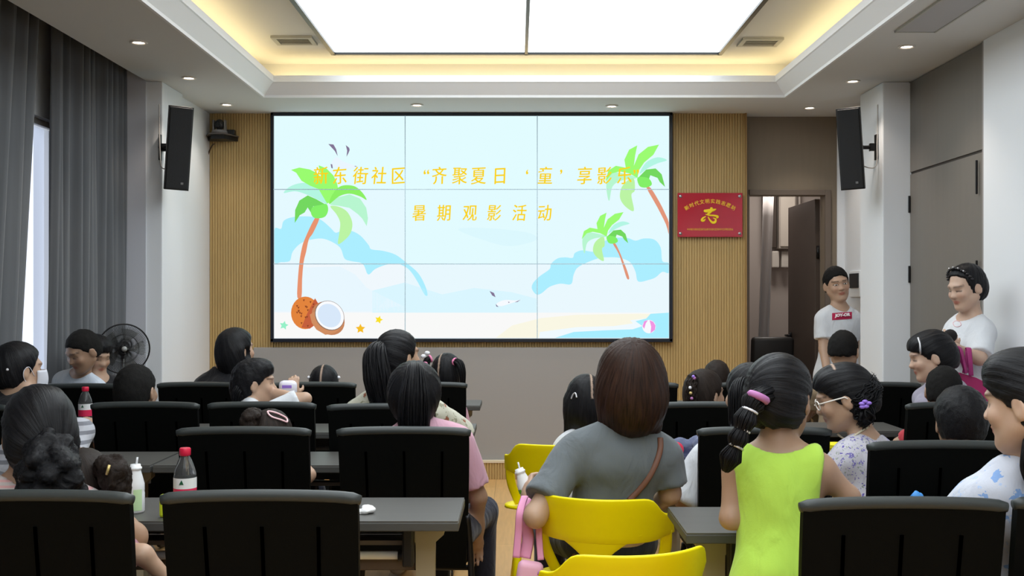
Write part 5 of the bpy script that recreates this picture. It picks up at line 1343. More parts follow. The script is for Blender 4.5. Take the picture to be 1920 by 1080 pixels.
def trim_on(q, obj, pix, r, m, name, flat=None, off=0.004, n=6, closed=False, parent=None):
    P = [on_surface(q, obj, x, y, off)[0] for x, y in pix]
    P = spline(P, n, closed)
    if closed: P.append(P[0].copy())
    o = MB().tube([p - q.root.location for p in P], r, 8, flat=flat).build(name, m, parent or q.root, True)
    return o
def bead(q, obj, px, py, r, m, name, rot=None):
    p, n = on_surface(q, obj, px, py, 0.3 * (r if isinstance(r, float) else r[0]))
    return MB().ball(p - q.root.location, r, rot, 12).build(name, m, q.root, True)

# ---- left block, back to front
person('boy in pale blue T-shirt bowing his head, beside the curtain', (146, 620, 6.0), 1.0, yaw=212, pitch=26, tyaw=200, bs=0.78, nk=W(148, 702, 6.10), pel=W(150, 860, 6.22),
       hair='crop', hmat=HSH, skin=SKIN_T, shirt=PALEB, female=False, face=True, eyes='down', arm_pose='rest', legs='stand', res=0.008)
person('child in black looking down, between the bowed boy and the fan', (184, 629, 6.16), 0.95, yaw=128, pitch=20, tyaw=120, bs=0.75, hair='short', hmat=HB, shirt=BLACKC, face=True, eyes='down', arm_pose='rest', legs='stand', res=0.008, nk=W(188, 712, 6.16), pel=W(196, 860, 6.26))
q = person('woman in black with white face mask, hair pinned up, at the left edge', (36, 640, 4.92), 1.05, yaw=42, tyaw=15, nk=W(34, 733, 4.90), hair='updo', shirt=BLACKC, collar=1.35, face=True, res=0.008, sleeve=0.6, skin=SKIN)
m3 = [q.hl(x, y, z) - q.root.location for (x, y, z) in ((0, 0, 0),)]
MASK = mat('white_mask', rgb(214, 216, 226), 0.7)
def maskfn(u, v):
    a = (u - 0.5) * 2.0; z = -0.018 - 0.088 * v; r = 1 + 0.10 * math.sin(v * PI)
    return q.hl(0.068 * math.sin(a * 1.25) * (1 - 0.22 * v) * 1.06, 0.020 + (0.096 * math.cos(a * 1.25)) * r, z + 0.012) - q.root.location
mk = MB().grid(maskfn, 16, 8).build('face_mask', MASK, q.root, True); mk.modifiers.new('t', 'SOLIDIFY').thickness = 0.003
for s in (-1, 1): MB().tube(spline([q.hl(s * 0.062, 0.040, -0.03) - q.root.location, q.hl(s * 0.082, 0.008, 0.012) - q.root.location, q.hl(s * 0.088, -0.018, -0.005) - q.root.location, q.hl(s * 0.082, -0.01, -0.045) - q.root.location, q.hl(s * 0.052, 0.045, -0.085) - q.root.location], 5), 0.0016, 6).build('mask_loop', MASK, mk, True)
tail(q, q.root, q.root.location, HB, [q.hl(-0.03, -0.115, 0.03), q.hl(0.0, -0.135, 0.0), q.hl(0.02, -0.115, -0.035)], [0.03, 0.042, 0.025], 40, 0.006, 5, 'hair_bun')
bead(q, q.hair, 14, 693, 0.006, WT, 'hair_clip')
person('boy with cropped hair seen from behind, behind the second-row chair on the left', (256, 680, 4.93), 1.06, yaw=14, tyaw=0, bs=0.8, hair='crop', hmat=HSH, female=False, skin=SKIN_T, shirt=GREYB, nk=W(256, 775, 4.92), res=0.008)
person('woman in black with a bob, gazing up at the video wall', (442, 617, 6.0), 0.98, yaw=44, pitch=-6, tyaw=20, nk=W(424, 698, 6.0), hair='bob', shirt=BLACKC, face=True, eyes='down', res=0.008, ears=True)
q = person('girl sipping with one arm raised, dark fringe and profile to the right', (478, 672, 4.95), 0.93, yaw=76, tyaw=62, bs=0.75, nk=W(468, 752, 4.93), hair='short', skin=SKIN, face=True, shirt=WHITEC, sleeve=0.85, res=0.007,
       arms={'R': (W(572, 748, 4.90), W(533, 741, 4.93)), 'L': (W(530, 770, 5.10), W(548, 745, 5.08))}, hand={'R': dict(dir=(-1, 0.15, 0.1), palm=(0.2, 1, 0.1), curl=0.7), 'L': dict(dir=(0.1, 0, 1), palm=(-0.3, 1, 0), curl=0.5)},
       hairfn=lambda H, q: dict(add=[H((0, -0.065, -0.05), (0.06, 0.05, 0.06))], nape=-0.09))
tail(q, q.root, q.root.location, HB, [W(452, 722, 4.90), W(444, 738, 4.88), W(442, 760, 4.89)], [0.02, 0.028, 0.02], 40, 0.004, 9)
q = person('small child with brown hair and a pink outline hair clip, behind the chair', (510, 768, 4.13), 0.95, yaw=10, pitch=8, bs=0.66, hair='updo', hmat=HD, shirt=GREYC, seat=0.40, res=0.008)
tail(q, q.root, q.root.location, HD, [W(480, 778, 4.06), W(471, 784, 4.03), W(465, 798, 4.02)], [0.012, 0.03, 0.024], 60, 0.010, 3, 'hair_tuft', fluffy=True)
trim_on(q, q.hair, [(502, 774), (516, 776), (534, 785), (536, 793), (526, 789), (508, 783)], 0.0035, mat('pale_pink_clip', rgb(240, 196, 200), 0.3), 'hair_clip', closed=True, off=0.006)
q = person('child with white hair ties and centre parting, barely above the back-row chair', (608, 684, 6.1), 0.95, yaw=0, bs=0.70, hair='updo', shirt=PALEB, part=[(0, -0.2, 0, 0.06, 0.0)], res=0.008)
for x in (580, 634): bead(q, q.hair, x, 708, 0.010, WT, 'hair_tie')
q = person('woman with long ponytail in a cream patterned blouse, profile to the right', (746, 618, 4.95), 1.03, yaw=48, pitch=-4, tyaw=10, nk=W(742, 738, 4.92), sw=0.195, hair='updo', shirt=CREAM, sleeve=0.92, loose=1.5, face=True, res=0.008,
       arms={'R': (W(868, 822, 5.0), W(836, 782, 5.38)), 'L': (W(640, 812, 5.02), W(690, 786, 5.36))}, hairfn=lambda H, q: dict(root=(-0.04, -0.11, 0.05)),
       tails=[dict(pts=[W(712, 648, 4.86), W(704, 668, 4.80), W(708, 710, 4.78), W(716, 757, 4.79)], r=[0.022, 0.052, 0.062, 0.050], n=110, thick=0.005, seed=4)])
q = person('girl with pink bobbles in her pigtails, behind the last chair by the aisle', (838, 662, 6.1), 1.0, yaw=6, bs=0.66, sw=0.085, hair='updo', shirt=PINKC, part=[(-0.035, -0.2, -0.02, 0.06, -0.05)], res=0.008, arm_pose='rest',
       tails=[dict(pts=[W(852, 678, 6.02), W(862, 682, 5.99), W(867, 700, 5.98), W(868, 730, 6.0)], r=[0.014, 0.020, 0.018, 0.010], n=40, tie=PT, tie_at=0.08, seed=6),
              dict(pts=[W(808, 672, 6.05), W(800, 678, 6.04), W(798, 700, 6.04), W(800, 730, 6.05)], r=[0.014, 0.018, 0.016, 0.010], n=30, tie=PT, tie_at=0.08, seed=7)])
for (x, y, m_) in ((794, 668, WT), (797, 682, PT), (801, 662, WT)): MB().ball(W(x, y, 6.02) - q.root.location, (0.016, 0.010, 0.012), None, 12).build('hair_bow', m_, q.root, True)
q = person('girl in pink T-shirt with long straight ponytail, at the aisle end of the table', (778, 680, 4.12), 1.06, yaw=2, tyaw=0, bs=0.88, nk=W(780, 800, 4.11), pel=W(812, 1010, 4.06) , hair='updo', hmat=HB, skin=SKIN_T, shirt=PINKC, sleeve=0.80, res=0.007, legshift=0.09,
       arms={'R': (W(897, 932, 4.13), W(893, 1004, 4.24)), 'L': (W(690, 895, 4.15), W(740, 870, 4.38))}, sw=0.17, hairfn=lambda H, q: dict(add=[H((0, -0.015, 0.022), (0.094, 0.108, 0.102))], root=(0, -0.07, 0.10)),
       tails=[dict(pts=[W(778, 692, 4.06), W(778, 700, 4.00), W(777, 740, 3.975), W(776, 780, 3.985), W(775, 812, 4.0)], r=[0.022, 0.036, 0.054, 0.060, 0.056], n=190, thick=0.0045, seed=11)])
q = person('person in striped white top leaning on a hand, hidden behind the curly ponytail', (78, 752, 4.12), 0.98, yaw=20, bs=0.85, hair='updo', shirt=WSTR, sleeve=1.9, seat=0.42, arms={'R': (W(152, 808, 4.24), W(112, 800, 4.36)), 'L': (W(20, 850, 4.2), W(60, 850, 4.4))}, res=0.009)
q = person('woman in pink striped top with a low curly ponytail, front left corner', (72, 722, 2.96), 1.08, yaw=-33, pitch=4, tyaw=-6, nk=W(66, 905, 2.94), hair='updo', shirt=PSTR, collar=1.25, seat=0.42, face=True, res=0.007, skin=SKIN_T,
       hairfn=lambda H, q: dict(add=[H((0, -0.06, -0.03), (0.082, 0.062, 0.075))], root=(0.02, -0.12, -0.06), nape=-0.10),
       tails=[dict(pts=[W(82, 836, 2.85), W(90, 862, 2.80), W(92, 895, 2.78), W(90, 960, 2.82)], r=[0.042, 0.066, 0.078, 0.070], n=6, fluffy=True, seed=21, freq=3.2)])
q = person('child with brown curly ponytail leaning beside the woman in pink stripes', (158, 842, 3.06), 0.95, yaw=4, pitch=10, roll=-6, bs=0.72, nk=W(150, 985, 3.05), hair='updo', hmat=HD, shirt=PINKC, seat=0.42, part=[(-0.02, -0.2, 0.012, 0.06, -0.06)], res=0.008,
       arms={'R': (W(268, 1040, 2.98), W(325, 1098, 3.02)), 'L': (W(70, 1040, 3.0), W(100, 1060, 3.15))},
       tails=[dict(pts=[W(192, 880, 3.0), W(204, 876, 2.98), W(217, 892, 2.97), W(215, 925, 2.98), W(205, 950, 2.99)], r=[0.016, 0.032, 0.036, 0.034, 0.02], n=6, fluffy=True, seed=31, freq=4, tie=RT, tie_at=0.05)])
MB().tube([W(205, 872, 2.92) - q.root.location, W(200, 890, 2.92) - q.root.location], 0.004, 8).build('gold_hair_pin', GT, q.root, True)

# ---- aisle and right block
q14 = q = person('woman in grey T-shirt with brown bob, cross-body strap, on yellow chair', (1181, 642, 3.66), 1.06, yaw=-8, tyaw=-14, bs=1.0, nk=W(1163, 807, 3.66), pel=(0.318, 3.70, 0.545), hair='bob', hmat=HBR, shirt=GREYC, sleeve=0.74, sw=0.186, collar=0.72, res=0.006, loose=1.2, ears=False, hem=-0.04,
       arms={'L': (W(1004, 968, 3.50), W(996, 952, 3.70)), 'R': (W(1256, 925, 3.72), W(1215, 960, 3.98))}, hand={'L': dict(dir=(-0.2, 0.6, 0.75), palm=(0.85, 0.5, 0), curl=0.62)},
       hairfn=lambda H, q: dict(add=[H((0, -0.035, -0.045), (0.112, 0.104, 0.130), 0.04), H((0, -0.012, 0.03), (0.096, 0.112, 0.102))], nape=-0.185, line=[(-0.3, 0.06), (-0.02, 0.05), (0.02, 0.05), (0.05, 0.066), (0.078, 0.09), (0.10, 0.14), (0.2, 0.3)]))
q = person('girl with long dark hair sitting in front of the brown bob', (1098, 703, 4.82), 0.94, yaw=2, bs=0.76, hair='loose', shirt=WHITEC, res=0.008, seat=0.44, arms={'L': (W(1046, 862, 4.85), W(1062, 850, 5.02)), 'R': (W(1150, 862, 4.85), W(1120, 850, 5.02))}, sw=0.10, sleeve=0.35, part=[(0.03, -0.2, 0.02, 0.06, 0.02)])
trim_on(q, q.hair, [(1072, 748), (1076, 740), (1080, 738), (1082, 746)], 0.004, SILV, 'hair_clip')
q = person('girl with beaded braids, profile to the right, behind the third-row chair', (1322, 692, 4.98), 0.95, yaw=58, bs=0.74, hair='updo', hmat=HD, shirt=TANC, face=True, res=0.008, skin=SKIN,
       tails=[dict(pts=[W(1300, 706, 4.90), W(1296, 725, 4.87), W(1298, 750, 4.87), W(1300, 775, 4.88)], r=[0.02, 0.022, 0.02, 0.016], n=40, wave=0.005, seed=3, name='braid', freq=5)])
for (x, y, m_) in ((1300, 706, PURC), (1302, 709, MT), (1294, 727, WT), (1295, 737, GT), (1297, 747, MT)): MB().ball(W(x, y, 4.845) - q.root.location, 0.0075, None, 10).build('hair_bead', m_, q.root, True)
person('child with cropped hair in the back row behind the beaded braids', (1344, 673, 6.12), 0.92, yaw=8, bs=0.75, hair='crop', hmat=HD, female=False, shirt=GREYB, res=0.009)
q = person('woman in white T-shirt with dark tied hair, behind the lime-top girl', (1404, 680, 4.05), 1.0, yaw=-22, tyaw=-4, nk=W(1402, 818, 4.05), hair='updo', shirt=WHITEC, sleeve=1.0, loose=1.6, sw=0.17, face=True, res=0.008, trousers=BEIGET,
       arms={'L': (W(1284, 938, 4.02), W(1330, 950, 4.0)), 'R': (W(1500, 930, 4.05), W(1470, 880, 4.25))}, tails=[dict(pts=[W(1398, 720, 3.97), W(1390, 740, 3.93), W(1386, 800, 3.93)], r=[0.03, 0.05, 0.04], n=70, seed=8)])
q19 = q = person('girl in lime green sleeveless top with a long banded ponytail, standing at the table', (1464, 663, 2.92), 1.0, yaw=38, pitch=4, tyaw=14, bs=0.74, nk=W(1460, 836, 2.89), pel=W(1466, 1122, 2.80), sw=0.124, hair='updo', shirt=LIME, sleeve=0, collar=1.8, legs='stand', face=True, res=0.006, skin=SKIN_T, loose=1.3, belly=1.08, shorts=True,
       arms={'L': (W(1370, 972, 2.86), W(1395, 962, 3.10)), 'R': (W(1592, 932, 2.84), W(1562, 965, 3.08))}, hairfn=lambda H, q: dict(root=(-0.06, -0.10, 0.02)), part=None, trousers=BEIGET,
       tails=[dict(pts=[W(1446, 736, 2.84), W(1424, 744, 2.79), W(1412, 756, 2.775), W(1405, 770, 2.77), W(1397, 788, 2.765), W(1391, 806, 2.765), W(1384, 822, 2.765), W(1379, 838, 2.77), W(1370, 858, 2.775), W(1360, 884, 2.785)], r=[0.024, 0.020, 0.030, 0.019, 0.029, 0.018, 0.026, 0.017, 0.030, 0.008], n=130, thick=0.0036, seed=41)])
for (x, y, r, m_) in ((1422, 745, 0.022, MT), (1406, 770, 0.0195, WT), (1392, 806, 0.0185, WT), (1380, 838, 0.018, SILV)):
    c = W(x, y, 2.768) - q.root.location; ax = Vector((-0.42, -0.15, -0.85)).normalized(); u = ax.cross(Vector((0, 1, 0))).normalized(); v = ax.cross(u)
    MB().tube([c + (u * math.cos(a) + v * math.sin(a)) * r for a in [2 * PI * k / 16 for k in range(17)]], 0.010 if m_ is MT else 0.0036, 7, cap=False).build('hair_tie', m_, q.root, True)
q20 = q = person('girl in purple floral blouse wearing white glasses, hair in a messy bun', (1570, 683, 3.86), 1.0, yaw=-76, pitch=18, tyaw=-30, bs=0.84, nk=W(1622, 828, 3.84), back=0.14, hair='updo', shirt=PURPF, sleeve=0.5, sw=0.125, face=True, eyes='down', res=0.006, skin=SKIN, collar=1.1,
       hairfn=lambda H, q: dict(add=[H((0, 0.03, 0.070), (0.068, 0.055, 0.045)), H((0, -0.07, -0.02), (0.075, 0.05, 0.07))], root=(0, -0.13, 0.0), line=[(-0.2, -0.012), (-0.05, -0.008), (-0.022, 0.020), (0.02, 0.045), (0.045, 0.075), (0.06, 0.10), (0.10, 0.16), (0.2, 0.3)]), part=[(-0.05, 0.0, 0.05, 0.012, 0.05)],
       tails=[dict(pts=[W(1604, 758, 3.80), W(1618, 750, 3.78), W(1630, 730, 3.80), W(1628, 706, 3.84)], r=[0.026, 0.042, 0.040, 0.02], n=200, wave=0.008, seed=51, name='hair_bun', thick=0.0024),
              dict(pts=[W(1610, 764, 3.78), W(1622, 776, 3.77), W(1618, 796, 3.80)], r=[0.02, 0.035, 0.02], n=40, wave=0.008, seed=52, name='hair_bun', thick=0.004)])
for k, (x, y) in enumerate(((1616, 757), (1622, 753), (1629, 756), (1624, 762), (1617, 763))): MB().ball(W(x, y, 3.735) - q.root.location, (0.011, 0.007, 0.007), None, 10).build('hair_claw', PURC, q.root, True)
gl_ = MB()
for s in (-1, 1):
    c = [q.hl(s * (0.034) + 0.024 * math.cos(a), 0.104 - 0.012 * abs(0.034 + 0.024 * s * math.cos(a)) / 0.05, -0.002 + 0.017 * math.sin(a)) - q.root.location for a in [2 * PI * k / 20 for k in range(21)]]
    gl_.tube(c, 0.0022, 6, cap=False)
    gl_.tube([q.hl(s * 0.058, 0.094, 0.004) - q.root.location, q.hl(s * 0.078, 0.05, 0.006) - q.root.location, q.hl(s * 0.084, 0.0, 0.006) - q.root.location, q.hl(s * 0.084, -0.02, -0.012) - q.root.location], 0.0026, 6)
gl_.tube([q.hl(-0.010, 0.106, 0.0) - q.root.location, q.hl(0.010, 0.106, 0.0) - q.root.location], 0.002, 6)
gl_.build('glasses', mat('white_glasses', rgb(232, 226, 218), 0.3), q.root, True)
trim_on(q, q.body, [(1572, 824), (1584, 826), (1600, 820), (1616, 808), (1626, 802)], 0.0035, mat('cord_necklace', rgb(206, 196, 170), 0.6), 'necklace')
person('boy with dark short hair and tan shirt, below the standing man', (1582, 617, 6.08), 1.0, yaw=34, bs=0.85, hair='crop', hmat=HSH, female=False, skin=SKIN, shirt=TANC, face=True, res=0.008, hairfn=lambda H, q: dict(nape=-0.028))
q22 = q = person('man in white T-shirt with a red box print leaning out behind the pilaster', (1566, 498, 7.80), 1.10, yaw=179, pitch=4, roll=9, tyaw=165, bs=0.97, nk=W(1575, 578, 7.78), hair='crop', hmat=HSH, female=False, skin=SKIN, shirt=WHITEC, sleeve=0.66, face=True, eyes='open', legs='stand', arm_pose='rest', res=0.0065, collar=1.15, sw=0.15,
       pel=(2.33, 7.78, 0.80), arms={'R': (W(1545, 655, 7.70), W(1551, 702, 7.60)), 'L': (W(1600, 650, 7.84), W(1597, 700, 7.74))})
# red print on the chest, following the shirt
P00 = [[on_surface(q, q.shirt, 1560 + 37 * i / 8, 587.5 + 13 * j / 4 - 2.5 * i / 8, 0.003)[0] - q.root.location for j in range(5)] for i in range(9)]
pb = MB(); Vv = [[pb.bm.verts.new(P00[i][j]) for j in range(5)] for i in range(9)]
for i in range(8):
    for j in range(4): pb.bm.faces.new((Vv[i][j], Vv[i + 1][j], Vv[i + 1][j + 1], Vv[i][j + 1]))
pr_ = pb.build('red_print', mat('crimson_print', rgb(170, 22, 70), 0.7), q.shirt, False)
c0 = (P00[4][2]); ex = (P00[8][2] - P00[0][2]).normalized(); ez = (P00[4][0] - P00[4][4]).normalized(); en = ex.cross(ez)
text_mesh('JOY-OR', 0.037, Matrix(((ex.x, ez.x, en.x, c0.x + en.x * 0.012), (ex.y, ez.y, en.y, c0.y + en.y * 0.012), (ex.z, ez.z, en.z, c0.z + en.z * 0.012), (0, 0, 0, 1))) @ Matrix.Diagonal((0.9, 0.9, 1, 1)), mat('white_ink', rgb(232, 226, 228), 0.7), 'print_lettering', pr_, 0.002, offset=0.002)
q23 = q = person('woman with short hair and braided headband in white T-shirt, standing with microphone', (1806, 495, 5.58), 1.0, yaw=-110, pitch=16, tyaw=-104, bs=0.94, nk=W(1816, 592, 5.62), pel=W(1818, 765, 5.64), hair='pixie', shirt=WHITEC, sleeve=0.90, loose=0.9, sw=0.13, hem=-0.02, face=True, eyes='down', legs='stand', res=0.0065, skin=SKIN_P, collar=1.3,
       arms={'L': (W(1836, 672, 5.40), W(1788, 652, 5.36)), 'R': (W(1778, 660, 5.72), W(1776, 655, 5.50))}, hand={'L': dict(dir=(-0.75, 0.15, 0.25), palm=(0.1, 0.9, 0.5), curl=0.8), 'R': dict(dir=(-0.1, -0.9, 0.2), palm=(0.2, 0, 1), curl=0.6)})
hb_ = MB()
for k in range(15):
    a = -1.25 + 2.5 * k / 14
    hb_.ball(q.hl(0.090 * math.sin(a), 0.050 - 0.03 * (1 - math.cos(a)), 0.018 + 0.094 * math.cos(a)) - q.root.location, (0.0085, 0.009, 0.0065), Matrix.Rotation(k * 0.9, 3, 'Z'), 10)
hb_.build('headband', mat('black_braid', rgb(28, 26, 30), 0.35), q.root, True)
for a in (-0.7, -0.35, 0.0, 0.35): MB().ball(q.hl(0.092 * math.sin(a), 0.056 - 0.03 * (1 - math.cos(a)), 0.022 + 0.098 * math.cos(a)) - q.root.location, 0.0045, None, 8).build('pearl', SILV, q.root, True)
for (x, z) in ((0, 0),):
    trim_on(q, q.shirt, [(1787, 606), (1792, 602), (1800, 604), (1802, 610), (1796, 613), (1790, 611), (1787, 606)], 0.0018, mat('faint_red_print', rgb(226, 186, 192), 0.8), 'chest_print', off=0.002)
q24 = q = person('woman in lavender top bending forward, hair pinned up, profile to the left', (1738, 620, 5.22), 1.03, yaw=-80, pitch=14, tyaw=-70, nk=W(1752, 716, 5.28), pel=W(1800, 800, 5.27), hair='updo', shirt=LAV, face=True, eyes='down', legs='stand', res=0.007, arm_pose='rest', skin=SKIN_P,
       hairfn=lambda H, q: dict(add=[H((0, 0.045, 0.065), (0.06, 0.045, 0.04)), H((0, -0.07, -0.02), (0.07, 0.05, 0.07))], root=(0, -0.12, 0.03), line=[(-0.2, -0.012), (-0.05, -0.008), (-0.022, 0.020), (0.02, 0.045), (0.04, 0.080), (0.06, 0.12), (0.10, 0.16), (0.2, 0.3)]))
trim_on(q, q.hair, [(1722, 634), (1725, 645), (1726, 660), (1724, 672)], 0.005, SILV, 'hair_band', off=0.003)
q = person('boy with shaved head and red collar, behind the third-row chair at right', (1770, 684, 4.95), 0.98, yaw=20, pitch=4, bs=0.78, hair='crop', hmat=HSH, female=False, skin=SKIN_T, shirt=REDC, res=0.008)
q = person('boy with short black hair seen from behind, above the chair at right', (1800, 727, 3.98), 1.05, yaw=8, pitch=4, bs=0.80, hair='crop', hmat=HB, female=False, skin=SKIN_T, shirt=BLACKC, res=0.008, back=0.18, hairfn=lambda H, q: dict(add=[H((0, -0.015, 0.03), (0.086, 0.104, 0.098))], nape=-0.06))
q27 = q = person('woman in blue floral blouse at the right edge, profile to the left', (1921, 655, 2.60), 1.04, yaw=-46, pitch=8, tyaw=-10, nk=W(1942, 862, 2.64), pel=(1.34, 2.79, 0.53), hair='updo', hmat=HB, shirt=BLUEF, sleeve=0.7, loose=1.4, face=True, eyes='down', res=0.006, skin=SKIN_P,
       hairfn=lambda H, q: dict(add=[H((0, 0.03, 0.074), (0.070, 0.058, 0.046)), H((0, -0.06, -0.04), (0.08, 0.06, 0.08))], nape=-0.11, root=(0, -0.12, -0.05), line=[(-0.2, -0.012), (-0.06, -0.012), (-0.022, 0.014), (0.01, 0.04), (0.03, 0.070), (0.05, 0.095), (0.10, 0.16), (0.2, 0.3)]),
       tails=[dict(pts=[W(1952, 790, 2.56), W(1946, 840, 2.53), W(1938, 880, 2.53), W(1945, 920, 2.54)], r=[0.025, 0.032, 0.028, 0.015], n=70, seed=71)])
# ================================================================ small things
def on_table(px, d, dz=0.0): return Vector(((px - CX) * d / F, d, 0.72 + dz))
CLEAR = mat('clear_plastic', (0.93, 0.96, 0.97), 0.08, trans=0.95, ior=1.3)
LABW = mat('white_label', rgb(228, 230, 230), 0.5); REDCAP = mat('red_cap', rgb(206, 30, 66), 0.35); PINKL = mat('pink_red_label', rgb(214, 40, 84), 0.45)
def water_bottle(px, d, lab, h=0.20, r=0.035, level=0.3):
    t = thing('water_bottle', lab, 'bottle', on_table(px, d))
    k = h / 0.2
    MB().lathe([(0, 0.002), (r * 0.85, 0), (r, 0.008), (r, 0.03), (r * 0.95, 0.034), (r, 0.038), (r, 0.118 * k), (r * 0.93, 0.135 * k), (r * 0.62, 0.165 * k), (r * 0.38, 0.180 * k), (r * 0.38, 0.188 * k), (0, 0.188 * k)]).build('bottle', CLEAR, t, True)
    MB().lathe([(r * 0.46, 0.180 * k), (r * 0.50, 0.182 * k), (r * 0.50, 0.200 * k), (r * 0.44, 0.203 * k), (0, 0.203 * k)], seg=20).build('cap', REDCAP, t, 'auto')
    MB().lathe([(r * 1.012, 0.085 * k), (r * 1.012, 0.116 * k)]).build('label', LABW, t, True)
    MB().lathe([(r * 1.012, 0.052 * k), (r * 1.012, 0.085 * k)]).build('label_band', PINKL, t, True)
    MB().prism([(-0.008, -r * 1.03, 0.098 * k), (0.006, -r * 1.03, 0.098 * k), (0.0, -r * 1.03, 0.112 * k)], (0, 0.001, 0)).build('label_mark', mat('dark_green_mark', rgb(30, 90, 60), 0.5), t)
    return t
water_bottle(347, 3.26, 'clear water bottle with a red cap and white label behind the front chair', 0.205, 0.034)
water_bottle(160, 5.55, 'clear water bottle with a red cap and pink-red label by the curtain side')
MILK = mat('milk_white', rgb(232, 234, 236), 0.35); GRN = mat('green_label', rgb(96, 172, 52), 0.5); PGRN = mat('pale_green_label', rgb(196, 226, 176), 0.5)
def milk_bottle(loc, lab, R=None):
    t = thing('milk_bottle', lab, 'bottle', loc); r = 0.0275
    if R is not None: t.rotation_euler = R
    MB().lathe([(0, 0), (r * 0.9, 0), (r, 0.006), (r, 0.062), (r * 0.96, 0.066), (r, 0.072), (r * 0.98, 0.090), (r * 0.62, 0.128), (r * 0.60, 0.133), (r * 0.70, 0.135), (r * 0.70, 0.141), (r * 0.58, 0.143), (r * 0.55, 0.150), (0, 0.150)]).build('bottle', MILK, t, True)
    def patch(a0, a1, z0, z1, m, nm): MB().grid(lambda u, v: (r * 1.035 * math.cos(a0 + (a1 - a0) * u), r * 1.035 * math.sin(a0 + (a1 - a0) * u), z0 + (z1 - z0) * v), 8, 1).build(nm, m, t, True)
    patch(-2.75, -1.65, 0.066, 0.080, GRN, 'label'); patch(-1.45, -0.5, 0.010, 0.075, PGRN, 'label_text_panel')
    MB().grid(lambda u, v: (r * 1.025 * math.cos(-1.95 + 0.42 * v * math.cos(u * 6.2832)), r * 1.025 * math.sin(-1.95 + 0.42 * v * math.cos(u * 6.2832)), 0.046 + 0.013 * v * math.sin(u * 6.2832)), 16, 2).build('label_leaf', mat('leaf_green', rgb(60, 150, 60), 0.5), t, True)
    MB().cyl((0.003, 0, 0.149), (0.006, 0, 0.172), 0.0032, seg=10).build('straw', mat('clear_straw', rgb(226, 228, 230), 0.2), t, True)
    return t
milk_bottle(on_table(254, 3.31), 'white milk bottle with green label and straw standing on the front left table')
hp = W(1000, 938, 3.77)
milk_bottle(hp - Vector((0, 0, 0.03)), 'white milk bottle with straw in the hand of the woman in grey', (0.15, -0.32, -0.6))
# drink held by the sipping girl
t = thing('drink_pouch', 'white rounded drink pouch held up before the sipping girl', 'drink', W(540, 742, 5.06))
MB().box((0, 0, 0.035), (0.085, 0.05, 0.075), bev=0.022, seg=3).build('pouch', mat('pouch_white', rgb(222, 220, 232), 0.4), t, True)
MB().box((0, -0.0256, 0.045), (0.045, 0.001, 0.014)).build('print', PURC, t)
# tissue, wrapper, packet
def crumple(name, lab, cat, loc, size, m, seed):
    t = thing(name, lab, cat, loc); rnd = np.random.RandomState(seed)
    V, Q = surface([ell(Vector((rnd.uniform(-.5, .5) * size[0], rnd.uniform(-.5, .5) * size[1], size[2] * rnd.uniform(.2, .7))) , (size[0] * .45, size[1] * .45, size[2] * .4), None, 0.004) for _ in range(5)], min(size) / 8, (), [lambda X, Y, Z: -Z + 0 * X + 0 * Y + 0.0])
    Nn = normals(V, Q); V = V + Nn * (noise3(V / size[2] * 1.6, seed, 2) * size[2] * 0.16)[:, None]; V[:, 2] = np.maximum(V[:, 2], 0.0005)
    mesh_np('crumpled_sheet' if name != 'clothes_pile' else 'fabric', V, Q, m, t, (0, 0, 0)); return t
crumple('tissue', 'small crumpled white tissue on the front left table top', 'tissue', on_table(688, 3.30), (0.045, 0.03, 0.022), mat('tissue_white', rgb(232, 232, 232), 0.8), 3)
crumple('wrapper', 'crumpled bright blue wrapper sticking up behind the lower right chair', 'wrapper', on_table(1715, 3.28), (0.035, 0.025, 0.075), mat('blue_wrapper', rgb(70, 150, 226), 0.4), 5)
t = thing('snack_packet', 'small yellow-green packet beside the red-capped bottle behind the front chair', 'packet', on_table(306, 3.24))
MB().box((0.02, 0, 0.035), (0.06, 0.025, 0.07), bev=0.008).build('packet', mat('yellow_green_packet', rgb(190, 206, 40), 0.4), t)
# yellow tub between the lime girl and the floral girl
t = thing('snack_tub', 'bright yellow tub with red and green label by the floral girl', 'tub', on_table(1571, 4.14))
MB().lathe([(0, 0), (0.042, 0), (0.050, 0.085), (0.055, 0.088), (0.055, 0.10), (0, 0.103)]).build('tub', mat('yellow_tub', rgb(236, 226, 20), 0.4), t, 'auto')
MB().lathe([(0.0435, 0.012), (0.0475, 0.050)]).build('label_green', mat('tub_green', rgb(120, 196, 40), 0.4), t, True)
MB().grid(lambda u, v: (0.0475 * math.cos(-2.0 + 0.9 * u), 0.0475 * math.sin(-2.0 + 0.9 * u), 0.012 + 0.028 * v), 8, 1).build('label_red', mat('tub_red', rgb(210, 50, 40), 0.4), t, True)
# folded clothes on the second table of the right block
NAVYC = cloth('navy_jacket', rgb(34, 38, 66)); BLUEG = cloth('slate_jacket', rgb(92, 98, 124))
crumple('clothes_pile', 'dark navy jacket heaped on the table by the white sleeve', 'jacket', on_table(1284, 4.20), (0.14, 0.10, 0.085), NAVYC, 11)
crumple('clothes_pile', 'slate blue garment lying behind the navy jacket on the table', 'garment', on_table(1306, 4.34), (0.13, 0.07, 0.115), BLUEG, 13)
t = thing('red_purse', 'small red purse lying on the navy jacket', 'purse', on_table(1268, 4.12, 0.05)); MB().ball((0, 0, 0.03), (0.03, 0.022, 0.03)).build('purse', mat('red_purse', rgb(196, 40, 70), 0.5), t, True)
t = thing('biscuit', 'pale round biscuit on the navy jacket beside the red purse', 'biscuit', on_table(1271, 4.085, 0.02)); MB().ball((0, 0, 0.014), (0.028, 0.02, 0.014)).build('biscuit', mat('biscuit', rgb(206, 186, 150), 0.8), t, True)
